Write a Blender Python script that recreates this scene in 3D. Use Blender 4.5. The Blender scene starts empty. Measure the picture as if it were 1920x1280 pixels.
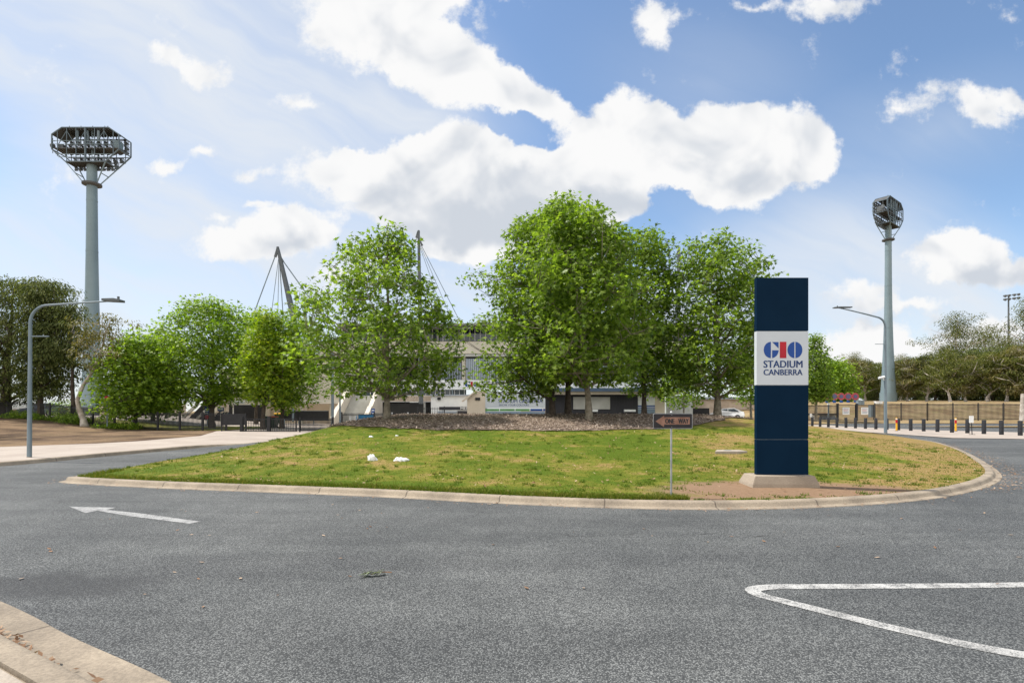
import bpy, bmesh, math, random
import numpy as np
from mathutils import Vector, Matrix
R = math.radians
sc = bpy.context.scene
col = sc.collection

# ------------------------------------------------------------------ camera, sun, sky, exposure
EYE, FPX, CX, HZ = 1.6, 1000.0, 960.0, 770.0
cam_d = bpy.data.cameras.new('camera'); cam = bpy.data.objects.new('camera', cam_d); col.objects.link(cam)
cam.location = (0, 0, EYE); cam.rotation_euler = (R(90), 0, 0)
cam_d.sensor_width = 36; cam_d.lens = FPX / 1920 * 36; cam_d.shift_y = (HZ - 640) / 1920
cam_d.clip_start = 0.05; cam_d.clip_end = 3000
sc.camera = cam
sc.view_settings.view_transform = 'Standard'; sc.view_settings.look = 'None'
sc.view_settings.exposure = 0.72; sc.view_settings.gamma = 1

SUN_EL, SUN_AZ = R(60), R(-74)           # azimuth measured from +Y towards +X: the sun stands ahead, to the left
sd = Vector((math.sin(SUN_AZ) * math.cos(SUN_EL), math.cos(SUN_AZ) * math.cos(SUN_EL), math.sin(SUN_EL)))
sun_d = bpy.data.lights.new('sun', 'SUN'); sun = bpy.data.objects.new('sun', sun_d); col.objects.link(sun)
sun_d.energy = 3.6; sun_d.angle = R(0.9); sun_d.color = (1.0, 0.955, 0.88)
sun.rotation_euler = sd.to_track_quat('Z', 'Y').to_euler()

world = bpy.data.worlds.new('World'); sc.world = world; world.use_nodes = True
wn = world.node_tree; wn.nodes.clear()

def sock(nt, s, v):
    if isinstance(v, (int, float)): s.default_value = v
    elif isinstance(v, (tuple, list)): s.default_value = tuple(v) + ((1.0,) if len(s.default_value) == 4 and len(v) == 3 else ())
    else: nt.links.new(v, s)
def M(nt, op, a, b=None, c=None, clamp=False):
    n = nt.nodes.new('ShaderNodeMath'); n.operation = op; n.use_clamp = clamp
    for i, v in enumerate((a, b, c)):
        if v is not None: sock(nt, n.inputs[i], v)
    return n.outputs[0]
def VM(nt, op, a, b=None, out=0):
    n = nt.nodes.new('ShaderNodeVectorMath'); n.operation = op
    sock(nt, n.inputs[0], a)
    if b is not None: sock(nt, n.inputs[1], b)
    return n.outputs[out]
def MIX(nt, f, a, b, typ='MIX'):
    n = nt.nodes.new('ShaderNodeMix'); n.data_type = 'RGBA'; n.blend_type = typ
    sock(nt, n.inputs[0], f); sock(nt, n.inputs[6], a); sock(nt, n.inputs[7], b)
    return n.outputs[2]
def NOISE(nt, vec, scale, detail=4, rough=.5, dist=0, out=0):
    n = nt.nodes.new('ShaderNodeTexNoise'); sock(nt, n.inputs['Vector'], vec)
    n.inputs['Scale'].default_value = scale; n.inputs['Detail'].default_value = detail
    n.inputs['Roughness'].default_value = rough; n.inputs['Distortion'].default_value = dist
    return n.outputs[out]
def SSTEP(nt, x, a, b, lo=0., hi=1.):
    n = nt.nodes.new('ShaderNodeMapRange'); n.interpolation_type = 'SMOOTHSTEP'
    sock(nt, n.inputs[0], x)
    for i, v in zip((1, 2, 3, 4), (a, b, lo, hi)): n.inputs[i].default_value = v
    return n.outputs[0]
def COMB(nt, x, y, z=0.):
    n = nt.nodes.new('ShaderNodeCombineXYZ')
    for i, v in enumerate((x, y, z)): sock(nt, n.inputs[i], v)
    return n.outputs[0]
def SEP(nt, v):
    n = nt.nodes.new('ShaderNodeSeparateXYZ'); sock(nt, n.inputs[0], v); return n.outputs

def uv(px, py): return ((px - CX) / FPX, (HZ - py) / FPX)
def build_sky():
    nt = wn
    sky = nt.nodes.new('ShaderNodeTexSky'); sky.sky_type = 'NISHITA'; sky.sun_disc = False
    sky.sun_elevation = SUN_EL; sky.sun_rotation = SUN_AZ; sky.altitude = 600
    sky.air_density = 1.0; sky.dust_density = 0.6; sky.ozone_density = 2.0
    d = nt.nodes.new('ShaderNodeTexCoord').outputs['Generated']
    x, y, z = SEP(nt, d)
    ay = M(nt, 'MAXIMUM', M(nt, 'ABSOLUTE', y), 0.12)
    # horizontal bearing and height of a view direction, as tangents (the sky behind mirrors the sky ahead)
    u = M(nt, 'DIVIDE', x, ay); v = M(nt, 'DIVIDE', z, ay)
    p = COMB(nt, u, v)
    w1 = VM(nt, 'SCALE', VM(nt, 'SUBTRACT', NOISE(nt, p, 4.5, 3, .5, out=1), (.5, .5, .5))); w1.node.inputs[3].default_value = .13
    w2 = VM(nt, 'SCALE', VM(nt, 'SUBTRACT', NOISE(nt, p, 19., 4, .6, out=1), (.5, .5, .5))); w2.node.inputs[3].default_value = .055
    pw = VM(nt, 'ADD', VM(nt, 'ADD', p, w1), w2)
    def blobs(vec, lst, power=1.0):
        acc = None
        for (cx, cy, rx, ry, wt, rot) in lst:
            c = uv(cx, cy)
            q = VM(nt, 'SUBTRACT', vec, (c[0], c[1], 0))
            if rot:
                n = nt.nodes.new('ShaderNodeVectorRotate'); n.rotation_type = 'Z_AXIS'
                nt.links.new(q, n.inputs['Vector']); n.inputs['Angle'].default_value = R(rot); q = n.outputs[0]
            q = VM(nt, 'MULTIPLY', q, (FPX / rx, FPX / ry, 0))
            m = M(nt, 'SUBTRACT', 1.0, VM(nt, 'LENGTH', q, out=1), clamp=True)
            m = M(nt, 'MULTIPLY', m, wt)
            acc = m if acc is None else M(nt, 'ADD', acc, m)
        return acc
    CL = [  # photo bearing of each cloud mass: centre, half sizes, weight, tilt
        (700, 40, 190, 110, 1.2, 25), (860, 130, 170, 90, 1.5, 30), (990, 190, 110, 70, 1.5, 30), (1180, 235, 120, 100, 1.3, 0),
        (800, -80, 180, 120, 1.2, 30),
        (1300, 270, 160, 110, 1.7, 0), (1420, 290, 170, 105, 1.6, -6), (1090, 270, 110, 60, 1.1, 0), (1500, 300, 90, 55, .8, 0),
        (800, 315, 200, 95, 1.7, 0), (640, 325, 150, 60, 1.1, 0), (950, 350, 240, 95, 1.7, 0), (1130, 365, 130, 75, 1.5, 0),
        (780, 390, 190, 60, 1.3, 0), (900, 440, 170, 60, 1.0, 0), (1000, 420, 190, 80, 1.0, 0), (1150, 310, 160, 70, 1.2, 0),
        (560, 440, 100, 60, 1.2, 0), (450, 470, 120, 45, 1.1, 0), (430, 418, 40, 22, .6, 0), (500, 392, 40, 16, .5, 0),
        (835, 460, 80, 40, 1.0, 0), (900, 480, 70, 45, .9, 0),
        (355, 125, 100, 32, .62, 0), (567, 190, 95, 40, .66, 0), (325, 292, 70, 22, .52, 0), (388, 270, 46, 18, .5, 0), (478, 318, 46, 24, .48, 0),
        (1240, 30, 70, 70, .62, -20), (1530, 0, 130, 46, .72, 0), (1400, 8, 40, 20, .4, 0),
        (1690, 212, 70, 50, .62, 0), (1800, 185, 100, 58, .66, 15), (1900, 178, 70, 36, .55, 20),
        (1810, 490, 130, 60, 1.3, 0), (1880, 520, 130, 45, 1.0, 0), (1600, 625, 130, 36, 1.0, 0), (1620, 560, 90, 34, .6, 0),
        (1700, 585, 120, 28, .7, 0), (1560, 655, 220, 34, .9, 0), (1800, 640, 200, 40, .8, 0), (640, 520, 120, 40, .5, 0),
        (1207, 275, 60, 90, -1.5, 15), (1000, 243, 95, 48, -.9, 0), (1245, 370, 60, 65, -1.1, 0), (1120, 292, 80, 36, -1.0, 0), (700, 235, 160, 40, -.6, 0)]  # the blue gaps
    F = blobs(pw, CL)
    n1 = NOISE(nt, p, 10., 10, .66)
    pl = VM(nt, 'ADD', p, (-.012, .03, 0))
    m1 = NOISE(nt, p, 7., 3, .5, .5); m2 = NOISE(nt, VM(nt, 'ADD', p, (-.02, .045, 0)), 7., 3, .5, .5)
    dens = SSTEP(nt, M(nt, 'ADD', M(nt, 'MULTIPLY', F, 1.25), M(nt, 'MULTIPLY', M(nt, 'SUBTRACT', n1, .5), 1.95)), .17, .64)
    GR = [(900, 425, 260, 60, 1.2, 0), (1010, 375, 120, 50, .7, 0), (1390, 325, 150, 50, .75, 0), (1150, 385, 120, 45, .8, 0), (720, 372, 130, 40, .55, 0),
          (560, 462, 90, 36, .8, 0), (730, 60, 60, 50, .5, 20), (960, 330, 90, 34, .6, 0), (1820, 530, 150, 30, .7, 0), (1700, 605, 160, 22, .8, 0), (1260, 300, 80, 30, .45, 0)]
    grey = M(nt, 'ADD', M(nt, 'ADD', M(nt, 'MULTIPLY', blobs(pw, GR), .75), M(nt, 'MULTIPLY', M(nt, 'SUBTRACT', m2, m1), 1.9)), SSTEP(nt, F, .8, 2.4, 0., .30))
    grey = SSTEP(nt, grey, -.08, .75)
    cloud = MIX(nt, grey, (6.5, 6.5, 6.5), (4.25, 4.55, 5.0))
    # thin veil of high cloud over the left half of the sky, in slanting streaks
    VE = [(250, 60, 700, 360, 1.2, 22), (560, 130, 560, 300, .9, 25), (60, -60, 500, 240, .8, 0), (250, 640, 900, 420, 1.5, 0), (960, 720, 1700, 260, 1.3, 0), (1500, 480, 420, 200, .35, 0),
          (1640, 560, 480, 240, .6, 0), (1330, 160, 360, 260, .25, 0), (1750, 250, 360, 160, .3, -20)]
    rot = nt.nodes.new('ShaderNodeVectorRotate'); rot.rotation_type = 'Z_AXIS'; rot.inputs['Angle'].default_value = R(27)
    nt.links.new(VM(nt, 'ADD', p, w1), rot.inputs['Vector'])
    st = NOISE(nt, VM(nt, 'MULTIPLY', rot.outputs[0], (1.1, 6.5, 1)), 1.5, 5, .55)
    veil = M(nt, 'MULTIPLY', SSTEP(nt, blobs(p, VE), .0, .7), SSTEP(nt, st, .3, .7, .6, 1.0))
    base = VM(nt, 'MULTIPLY', sky.outputs[0], (1.28, 1.30, 1.27))
    base = MIX(nt, M(nt, 'MULTIPLY', veil, .92), base, (5.35, 5.65, 6.05))
    out = MIX(nt, dens, base, cloud)
    # the half of the sky behind the photographer: unseen bright cloud, added as fill light
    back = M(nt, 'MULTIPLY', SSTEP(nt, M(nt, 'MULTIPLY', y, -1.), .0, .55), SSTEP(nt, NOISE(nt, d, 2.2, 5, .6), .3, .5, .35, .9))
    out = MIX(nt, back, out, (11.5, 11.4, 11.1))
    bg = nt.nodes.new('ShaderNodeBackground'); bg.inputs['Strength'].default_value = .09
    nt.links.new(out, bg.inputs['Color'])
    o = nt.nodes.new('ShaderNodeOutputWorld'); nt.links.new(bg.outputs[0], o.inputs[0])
build_sky()
sc.cycles.max_bounces = 6; sc.cycles.transparent_max_bounces = 6
world.cycles.sampling_method = 'MANUAL'; world.cycles.sample_map_resolution = 512

# ------------------------------------------------------------------ small helpers
def P(px, py, Y):  # point at distance Y that the photo shows at pixel px, py
    return Vector(((px - CX) / FPX * Y, Y, EYE - (py - HZ) / FPX * Y))
def sstep(t): t = min(1., max(0., t)); return t * t * (3 - 2 * t)
def link(o, parent=None):
    col.objects.link(o)
    if parent is not None: o.parent = parent
    return o
def tag(o, label=None, cat=None, group=None, kind=None):
    if label: o['label'] = label
    if cat: o['category'] = cat
    if group: o['group'] = group
    if kind: o['kind'] = kind
    return o
def thing(name, loc, label, cat, group=None, rz=0):
    o = bpy.data.objects.new(name, None); o.empty_display_size = .2
    o.location = loc; o.rotation_euler = (0, 0, rz); link(o)
    return tag(o, label, cat, group)
def copy_tree(o, parent=None):
    c = o.copy(); link(c)
    for k in ('label', 'group'):
        if parent is None and k in c: del c[k]
    if parent is not None: c.parent = parent
    for ch in o.children: copy_tree(ch, c)
    return c
class MB:  # gathers shapes and links them as one mesh object
    def __init__(s): s.v = []; s.f = []; s.uv = None
    def add(s, vs, fs):
        n = len(s.v); s.v += [tuple(v) for v in vs]; s.f += [tuple(i + n for i in f) for f in fs]; return s
    def box(s, x0, x1, y0, y1, z0, z1):
        return s.add([(x0, y0, z0), (x1, y0, z0), (x1, y1, z0), (x0, y1, z0), (x0, y0, z1), (x1, y0, z1), (x1, y1, z1), (x0, y1, z1)],
                     [(0, 3, 2, 1), (4, 5, 6, 7), (0, 1, 5, 4), (1, 2, 6, 5), (2, 3, 7, 6), (3, 0, 4, 7)])
    def pbox(s, px0, px1, py0, py1, Y, dep):  # box whose front stands at distance Y
        a = P(px0, py1, Y); b = P(px1, py0, Y)
        return s.box(a.x, b.x, Y, Y + dep, a.z, b.z)
    def bar(s, a, b, w, h=None):  # square bar between two points
        a = Vector(a); b = Vector(b); h = h or w
        d = (b - a).normalized(); up = Vector((0, 0, 1)) if abs(d.z) < .95 else Vector((0, 1, 0))
        sx = d.cross(up).normalized() * w / 2; sy = sx.cross(d).normalized() * h / 2
        vs = [a - sx - sy, a + sx - sy, a + sx + sy, a - sx + sy, b - sx - sy, b + sx - sy, b + sx + sy, b - sx + sy]
        return s.add(vs, [(0, 1, 2, 3), (7, 6, 5, 4), (0, 4, 5, 1), (1, 5, 6, 2), (2, 6, 7, 3), (3, 7, 4, 0)])
    def tube(s, pts, rad, seg=8, cap=True):
        pts = [Vector(p) for p in pts]; n = len(pts)
        if isinstance(rad, (int, float)): rad = [rad] * n
        vs = []; fs = []; ref = None
        for i, p in enumerate(pts):
            d = (pts[min(i + 1, n - 1)] - pts[max(i - 1, 0)]).normalized()
            if ref is None:
                ref = d.cross(Vector((0, 0, 1)) if abs(d.z) < .9 else Vector((1, 0, 0))).normalized()
            ref = (ref - d * ref.dot(d)).normalized(); bi = d.cross(ref)
            for k in range(seg):
                a = 2 * math.pi * k / seg
                vs.append(p + (ref * math.cos(a) + bi * math.sin(a)) * rad[i])
        for i in range(n - 1):
            for k in range(seg):
                k2 = (k + 1) % seg
                fs.append((i * seg + k, i * seg + k2, (i + 1) * seg + k2, (i + 1) * seg + k))
        if cap:
            fs.append(tuple(range(seg))[::-1]); fs.append(tuple((n - 1) * seg + k for k in range(seg)))
        return s.add(vs, fs)
    def prism(s, poly, axis, a, b):  # polygon (2-D) pushed along an axis from a to b
        n = len(poly)
        def put(p, t): return {'x': (t, p[0], p[1]), 'y': (p[0], t, p[1]), 'z': (p[0], p[1], t)}[axis]
        return s.add([put(p, a) for p in poly] + [put(p, b) for p in poly],
                     [tuple(range(n))[::-1], tuple(range(n, 2 * n))] + [(i, (i + 1) % n, n + (i + 1) % n, n + i) for i in range(n)])
    def build(s, name, m, parent=None, smooth=False, bevel=0, loc=None):
        me = bpy.data.meshes.new(name); me.from_pydata(s.v, [], s.f); 
        bm = bmesh.new(); bm.from_mesh(me); bmesh.ops.recalc_face_normals(bm, faces=bm.faces)
        if bevel: bmesh.ops.bevel(bm, geom=bm.edges[:], offset=bevel, segments=2, affect='EDGES', profile=.6)
        bm.to_mesh(me); bm.free()
        if m is not None: me.materials.append(m)
        if smooth:
            for p in me.polygons: p.use_smooth = True
            if smooth != 'all': me.set_sharp_from_angle(angle=R(40))
        o = bpy.data.objects.new(name, me); link(o, parent)
        if loc is not None: o.location = loc
        return o
def np_mesh(name, verts, tris, m, parent=None, smooth=False):
    me = bpy.data.meshes.new(name); nv, nt_ = len(verts), len(tris)
    k = tris.shape[1]
    me.vertices.add(nv); me.vertices.foreach_set('co', np.asarray(verts, np.float32).ravel())
    me.loops.add(nt_ * k); me.loops.foreach_set('vertex_index', np.asarray(tris, np.int32).ravel())
    me.polygons.add(nt_); me.polygons.foreach_set('loop_start', np.arange(0, nt_ * k, k, dtype=np.int32))
    me.polygons.foreach_set('use_smooth', np.full(nt_, smooth, bool))
    me.update(calc_edges=True); me.materials.append(m)
    return link(bpy.data.objects.new(name, me), parent)

FONT = None
def text_mesh(body, width, height, depth, bold=0.0, spacing=1.0):
    """flat lettering in the x-z plane, facing -y, its lower left corner at the origin"""
    cu = bpy.data.curves.new('lettering', 'FONT'); cu.body = body; cu.size = 1; cu.extrude = .01; cu.space_character = spacing
    cu.resolution_u = 4
    o = bpy.data.objects.new('lettering', cu); col.objects.link(o)
    dg = bpy.context.evaluated_depsgraph_get()
    me = bpy.data.meshes.new_from_object(o.evaluated_get(dg))
    bpy.data.objects.remove(o); bpy.data.curves.remove(cu)
    co = np.array([v.co for v in me.vertices]); lo = co.min(0); hi = co.max(0)
    sx = width / (hi[0] - lo[0]); sz = height / (hi[1] - lo[1])
    vs = [((c[0] - lo[0]) * sx, -depth if c[2] > 0 else 0., (c[1] - lo[1]) * sz) for c in co]
    if not bold:
        for v, c in zip(me.vertices, vs): v.co = c
        return me
    # heavier strokes: the outline laid three times side by side, each a hair in front of the last
    F = [tuple(p.vertices) for p in me.polygons]; n = len(vs); V = []; G = []
    for k, dx in enumerate((-bold, 0, bold)):
        V += [(x + dx * sz, y - k * depth * .15, z) for x, y, z in vs]; G += [tuple(i + k * n for i in f) for f in F]
    bpy.data.meshes.remove(me); me = bpy.data.meshes.new('lettering'); me.from_pydata(V, [], G)
    return me
def text_obj(name, body, width, height, m, parent, loc, depth=.004, bold=0., spacing=1.):
    me = text_mesh(body, width, height, depth, bold, spacing); me.materials.clear(); me.materials.append(m)
    o = bpy.data.objects.new(name, me); link(o, parent); o.location = loc; return o

# ------------------------------------------------------------------ materials
def pmat(name, c1, c2=None, scale=4., rough=.8, bump=0., bscale=60., metal=0., spec=.3, detail=5, amount=None, coords='Object', fine=0.0, fscale=120.):
    m = bpy.data.materials.new(name); m.use_nodes = True; nt = m.node_tree
    b = nt.nodes['Principled BSDF']
    if c2 is None: c2 = tuple(min(1, c * .78) for c in c1)
    tc = nt.nodes.new('ShaderNodeTexCoord').outputs[coords]
    n = NOISE(nt, tc, scale, detail, .6)
    c = MIX(nt, SSTEP(nt, n, .32, .68), c1, c2)
    if fine:
        n3 = NOISE(nt, tc, fscale, 3, .7)
        c = MIX(nt, 1.0, c, MIX(nt, SSTEP(nt, n3, .3, .7), (1 - fine,) * 3, (1 + fine,) * 3), 'MULTIPLY')
    nt.links.new(c, b.inputs['Base Color'])
    b.inputs['Roughness'].default_value = rough; b.inputs['Metallic'].default_value = metal
    b.inputs['Specular IOR Level'].default_value = spec
    if bump:
        bn = nt.nodes.new('ShaderNodeBump'); bn.inputs['Strength'].default_value = bump; bn.inputs['Distance'].default_value = .02
        nt.links.new(NOISE(nt, tc, bscale, 5, .65), bn.inputs['Height']); nt.links.new(bn.outputs[0], b.inputs['Normal'])
    return m
def leafmat(name, dark, mid, light, trans=.4, rough=.45, clump=.5):
    m = bpy.data.materials.new(name); m.use_nodes = True; nt = m.node_tree
    b = nt.nodes['Principled BSDF']; out = nt.nodes['Material Output']
    g = nt.nodes.new('ShaderNodeNewGeometry').outputs['Random Per Island']
    tc = nt.nodes.new('ShaderNodeTexCoord').outputs['Object']
    f = M(nt, 'ADD', M(nt, 'MULTIPLY', g, .65), M(nt, 'MULTIPLY', NOISE(nt, tc, clump, 3, .6), .5))
    cr = nt.nodes.new('ShaderNodeValToRGB'); nt.links.new(f, cr.inputs[0])
    e = cr.color_ramp.elements; e[0].position = .2; e[0].color = (*dark, 1); e[1].position = .95; e[1].color = (*light, 1)
    k = e.new(.6); k.color = (*mid, 1)
    nt.links.new(cr.outputs[0], b.inputs['Base Color']); b.inputs['Roughness'].default_value = rough; b.inputs['Specular IOR Level'].default_value = .35 if rough < .5 else .1
    tr = nt.nodes.new('ShaderNodeBsdfTranslucent')
    nt.links.new(MIX(nt, 1., cr.outputs[0], (1.25, 1.35, .5), 'MULTIPLY'), tr.inputs[0])
    mx = nt.nodes.new('ShaderNodeMixShader'); mx.inputs[0].default_value = trans
    nt.links.new(b.outputs[0], mx.inputs[1]); nt.links.new(tr.outputs[0], mx.inputs[2]); nt.links.new(mx.outputs[0], out.inputs[0])
    return m

MAT = {}
MAT['concrete'] = pmat('concrete', (.40, .34, .275), (.31, .262, .21), 1.2, .9, .25, 90, fine=.12, fscale=60)
MAT['kerb'] = pmat('kerb_concrete', (.33, .27, .20), (.22, .18, .135), 1.6, .92, .35, 60, fine=.16, fscale=40)
MAT['plinth'] = pmat('brown_grey_plinth_concrete', (.34, .28, .215), (.26, .21, .16), 1.5, .92, .3, 60, fine=.1, fscale=50)
MAT['path'] = pmat('path_concrete', (.40, .34, .285), (.33, .275, .23), .5, .92, .2, 60, fine=.1, fscale=30)
MAT['beige_concrete'] = pmat('beige_concrete', (.68, .62, .52), (.58, .525, .435), .5, .9, .1, 20)
MAT['grey_concrete'] = pmat('grey_concrete', (.50, .49, .45), (.40, .39, .355), .6, .9, .1, 20)
MAT['steel'] = pmat('galvanised_steel', (.19, .235, .26), (.15, .19, .215), 1.5, .5, .0, spec=.4)
MAT['tower'] = pmat('grey_green_painted_steel', (.185, .245, .265), (.155, .21, .23), .35, .5, spec=.4)
MAT['tower_head'] = pmat('blue_grey_lattice_steel', (.12, .155, .175), (.095, .125, .145), .8, .5)
MAT['tower_dark'] = pmat('dark_grey_steel', (.13, .14, .145), (.09, .10, .105), 1.2, .6)
MAT['tower_rust'] = pmat('brownish_grey_deck', (.105, .105, .105), (.075, .074, .072), 1.5, .8)
MAT['black'] = pmat('black_powder_coat', (.012, .012, .014), (.02, .02, .022), 3, .5, spec=.4)
MAT['black_plastic'] = pmat('black_recycled_plastic', (.016, .017, .02), (.03, .031, .035), 6, .6)
MAT['white'] = pmat('white_paint', (.80, .80, .78), (.72, .72, .71), 1.5, .5)
MAT['navy'] = pmat('navy_painted_metal', (.0018, .0140, .034), (.0025, .0165, .039), 1.6, .55, spec=.05)
MAT['sign_white'] = pmat('white_sign_face', (.56, .585, .605), (.52, .545, .57), 1.2, .4)
MAT['blue'] = pmat('royal_blue_vinyl', (.007, .055, .25), (.008, .06, .27), 2, .4)
MAT['letter_blue'] = pmat('dark_blue_vinyl', (.006, .042, .16), None, 2, .4)
MAT['red'] = pmat('red_vinyl', (.46, .008, .022), None, 2, .4)
MAT['glass'] = pmat('tinted_window_glass', (.035, .05, .065), (.05, .07, .085), .4, .08, spec=.6)
MAT['dark_void'] = pmat('recess_shade_and_dark_parts', (.03, .029, .028), (.02, .02, .02), .8, .9)  # near-black: shade of deep openings put into the colour, also plain dark parts
MAT['orange_brown'] = pmat('faded_orange_vinyl', (.30, .165, .115), (.20, .095, .062), 9, .6)
MAT['sign_black'] = pmat('weathered_black_sign', (.018, .017, .02), (.03, .024, .024), 8, .55)
MAT['alum'] = pmat('aluminium', (.38, .385, .385), (.27, .275, .28), 4, .5, metal=.3)
MAT['yellow'] = pmat('yellow_plastic', (.80, .42, .02), None, 3, .5)
MAT['bark_plane'] = pmat('grey_plane_bark', (.26, .225, .175), (.13, .11, .08), 5, .95, .5, 25)
MAT['bark_dark'] = pmat('dark_brown_bark', (.10, .078, .06), (.055, .042, .033), 5, .95, .5, 25)
MAT['bark_gum'] = pmat('pale_gum_bark', (.56, .50, .43), (.30, .25, .205), 2.5, .85, .2, 15)
MAT['leaf_plane'] = leafmat('plane_leaf', (.06, .11, .013), (.165, .25, .03), (.33, .43, .075), .54, clump=1.5)
MAT['leaf_lime'] = leafmat('bright_green_leaf', (.08, .14, .012), (.185, .29, .025), (.37, .48, .05), .52, clump=1.2)
MAT['leaf_yellow'] = leafmat('yellow_green_leaf', (.10, .17, .012), (.22, .31, .02), (.40, .45, .035), .52)
MAT['leaf_gum'] = leafmat('olive_gum_leaf', (.038, .048, .012), (.105, .12, .03), (.22, .215, .06), .35, rough=.7, clump=.5)
MAT['leaf_gumdark'] = leafmat('dark_olive_leaf', (.032, .043, .013), (.10, .125, .038), (.27, .28, .11), .32, rough=.7, clump=1.1)
MAT['leaf_gumbrown'] = leafmat('brown_olive_leaf', (.07, .068, .019), (.15, .135, .038), (.27, .22, .07), .35)
# ------------------------------------------------------------------ ground, roads, island
def gz(x, y):
    l = sstep((-x - 28) / 14) * sstep((y - 22) / 20) * .9 * (1 - .6 * sstep((y - 60) / 40))
    r = sstep((x - 22) / 14) * (.4 * sstep((y - 54) / 10) + 2.7 * sstep((y - 66) / 22) + 1.3 * sstep((y - 86) / 60))
    return l + r
def mat_ground(name, c_soil, c_dry, c_green, g_amt, scale=.35):
    m = bpy.data.materials.new(name); m.use_nodes = True; nt = m.node_tree; b = nt.nodes['Principled BSDF']
    tc = nt.nodes.new('ShaderNodeTexCoord').outputs['Object']
    a = SSTEP(nt, NOISE(nt, tc, scale, 6, .65), .38, .62)
    g = M(nt, 'MULTIPLY', SSTEP(nt, NOISE(nt, VM(nt, 'ADD', tc, (37., 11., 0)), scale * 1.7, 6, .65), .45, .7), g_amt)
    c = MIX(nt, g, MIX(nt, a, c_soil, c_dry), c_green)
    f = NOISE(nt, tc, 14, 5, .75)
    c = MIX(nt, 1., c, MIX(nt, SSTEP(nt, f, .25, .75), (.62, .62, .62), (1.35, 1.3, 1.2)), 'MULTIPLY')
    nt.links.new(c, b.inputs['Base Color']); b.inputs['Roughness'].default_value = .95; b.inputs['Specular IOR Level'].default_value = .1
    bn = nt.nodes.new('ShaderNodeBump'); bn.inputs['Strength'].default_value = .6; bn.inputs['Distance'].default_value = .05
    nt.links.new(NOISE(nt, tc, 18, 5, .7), bn.inputs['Height']); nt.links.new(bn.outputs[0], b.inputs['Normal'])
    return m
MAT['dry'] = mat_ground('dry_grass_ground', (.20, .135, .075), (.33, .25, .145), (.19, .18, .06), .5)
MAT['verge'] = mat_ground('bare_leaf_strewn_soil', (.085, .057, .04), (.21, .145, .092), (.13, .12, .04), .15, .3)
MAT['lawn_far'] = mat_ground('thin_lawn', (.17, .18, .04), (.24, .22, .06), (.10, .17, .025), .7, .4)

def sheet(name, poly, zf, step, m, kind='structure', zoff=0.):
    bm = bmesh.new(); vs = [bm.verts.new((p[0], p[1], 0)) for p in poly]; bm.faces.new(vs)
    xs = [p[0] for p in poly]; ys = [p[1] for p in poly]
    if step:
        for k in range(int((max(xs) - min(xs)) / step) + 1):
            bmesh.ops.bisect_plane(bm, geom=bm.verts[:] + bm.edges[:] + bm.faces[:], plane_co=(min(xs) + (k + .5) * step, 0, 0), plane_no=(1, 0, 0))
        for k in range(int((max(ys) - min(ys)) / step) + 1):
            bmesh.ops.bisect_plane(bm, geom=bm.verts[:] + bm.edges[:] + bm.faces[:], plane_co=(0, min(ys) + (k + .5) * step, 0), plane_no=(0, 1, 0))
    bmesh.ops.triangulate(bm, faces=bm.faces[:])
    for v in bm.verts: v.co.z = zf(v.co.x, v.co.y) + zoff
    bmesh.ops.recalc_face_normals(bm, faces=bm.faces)
    if sum(f.normal.z for f in bm.faces) < 0: bmesh.ops.reverse_faces(bm, faces=bm.faces)
    me = bpy.data.meshes.new(name); bm.to_mesh(me); bm.free(); me.materials.append(m)
    for p in me.polygons: p.use_smooth = True
    o = link(bpy.data.objects.new(name, me))
    if kind: o['kind'] = kind
    return o
# base ground, one sheet out to the horizon
gx = np.unique(np.concatenate([np.linspace(-900, -90, 10), np.linspace(-90, 110, 101), np.linspace(110, 900, 10)]))
gy = np.unique(np.concatenate([np.linspace(-300, -10, 6), np.linspace(-10, 160, 86), np.linspace(160, 1500, 12)]))
V = np.array([(x, y, gz(x, y) - .03) for y in gy for x in gx]); nx = len(gx)
T = np.array([(j * nx + i, j * nx + i + 1, (j + 1) * nx + i + 1, (j + 1) * nx + i) for j in range(len(gy) - 1) for i in range(nx - 1)])
g = np_mesh('ground', V, T, MAT['dry'], smooth=True); g['kind'] = 'structure'

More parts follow.
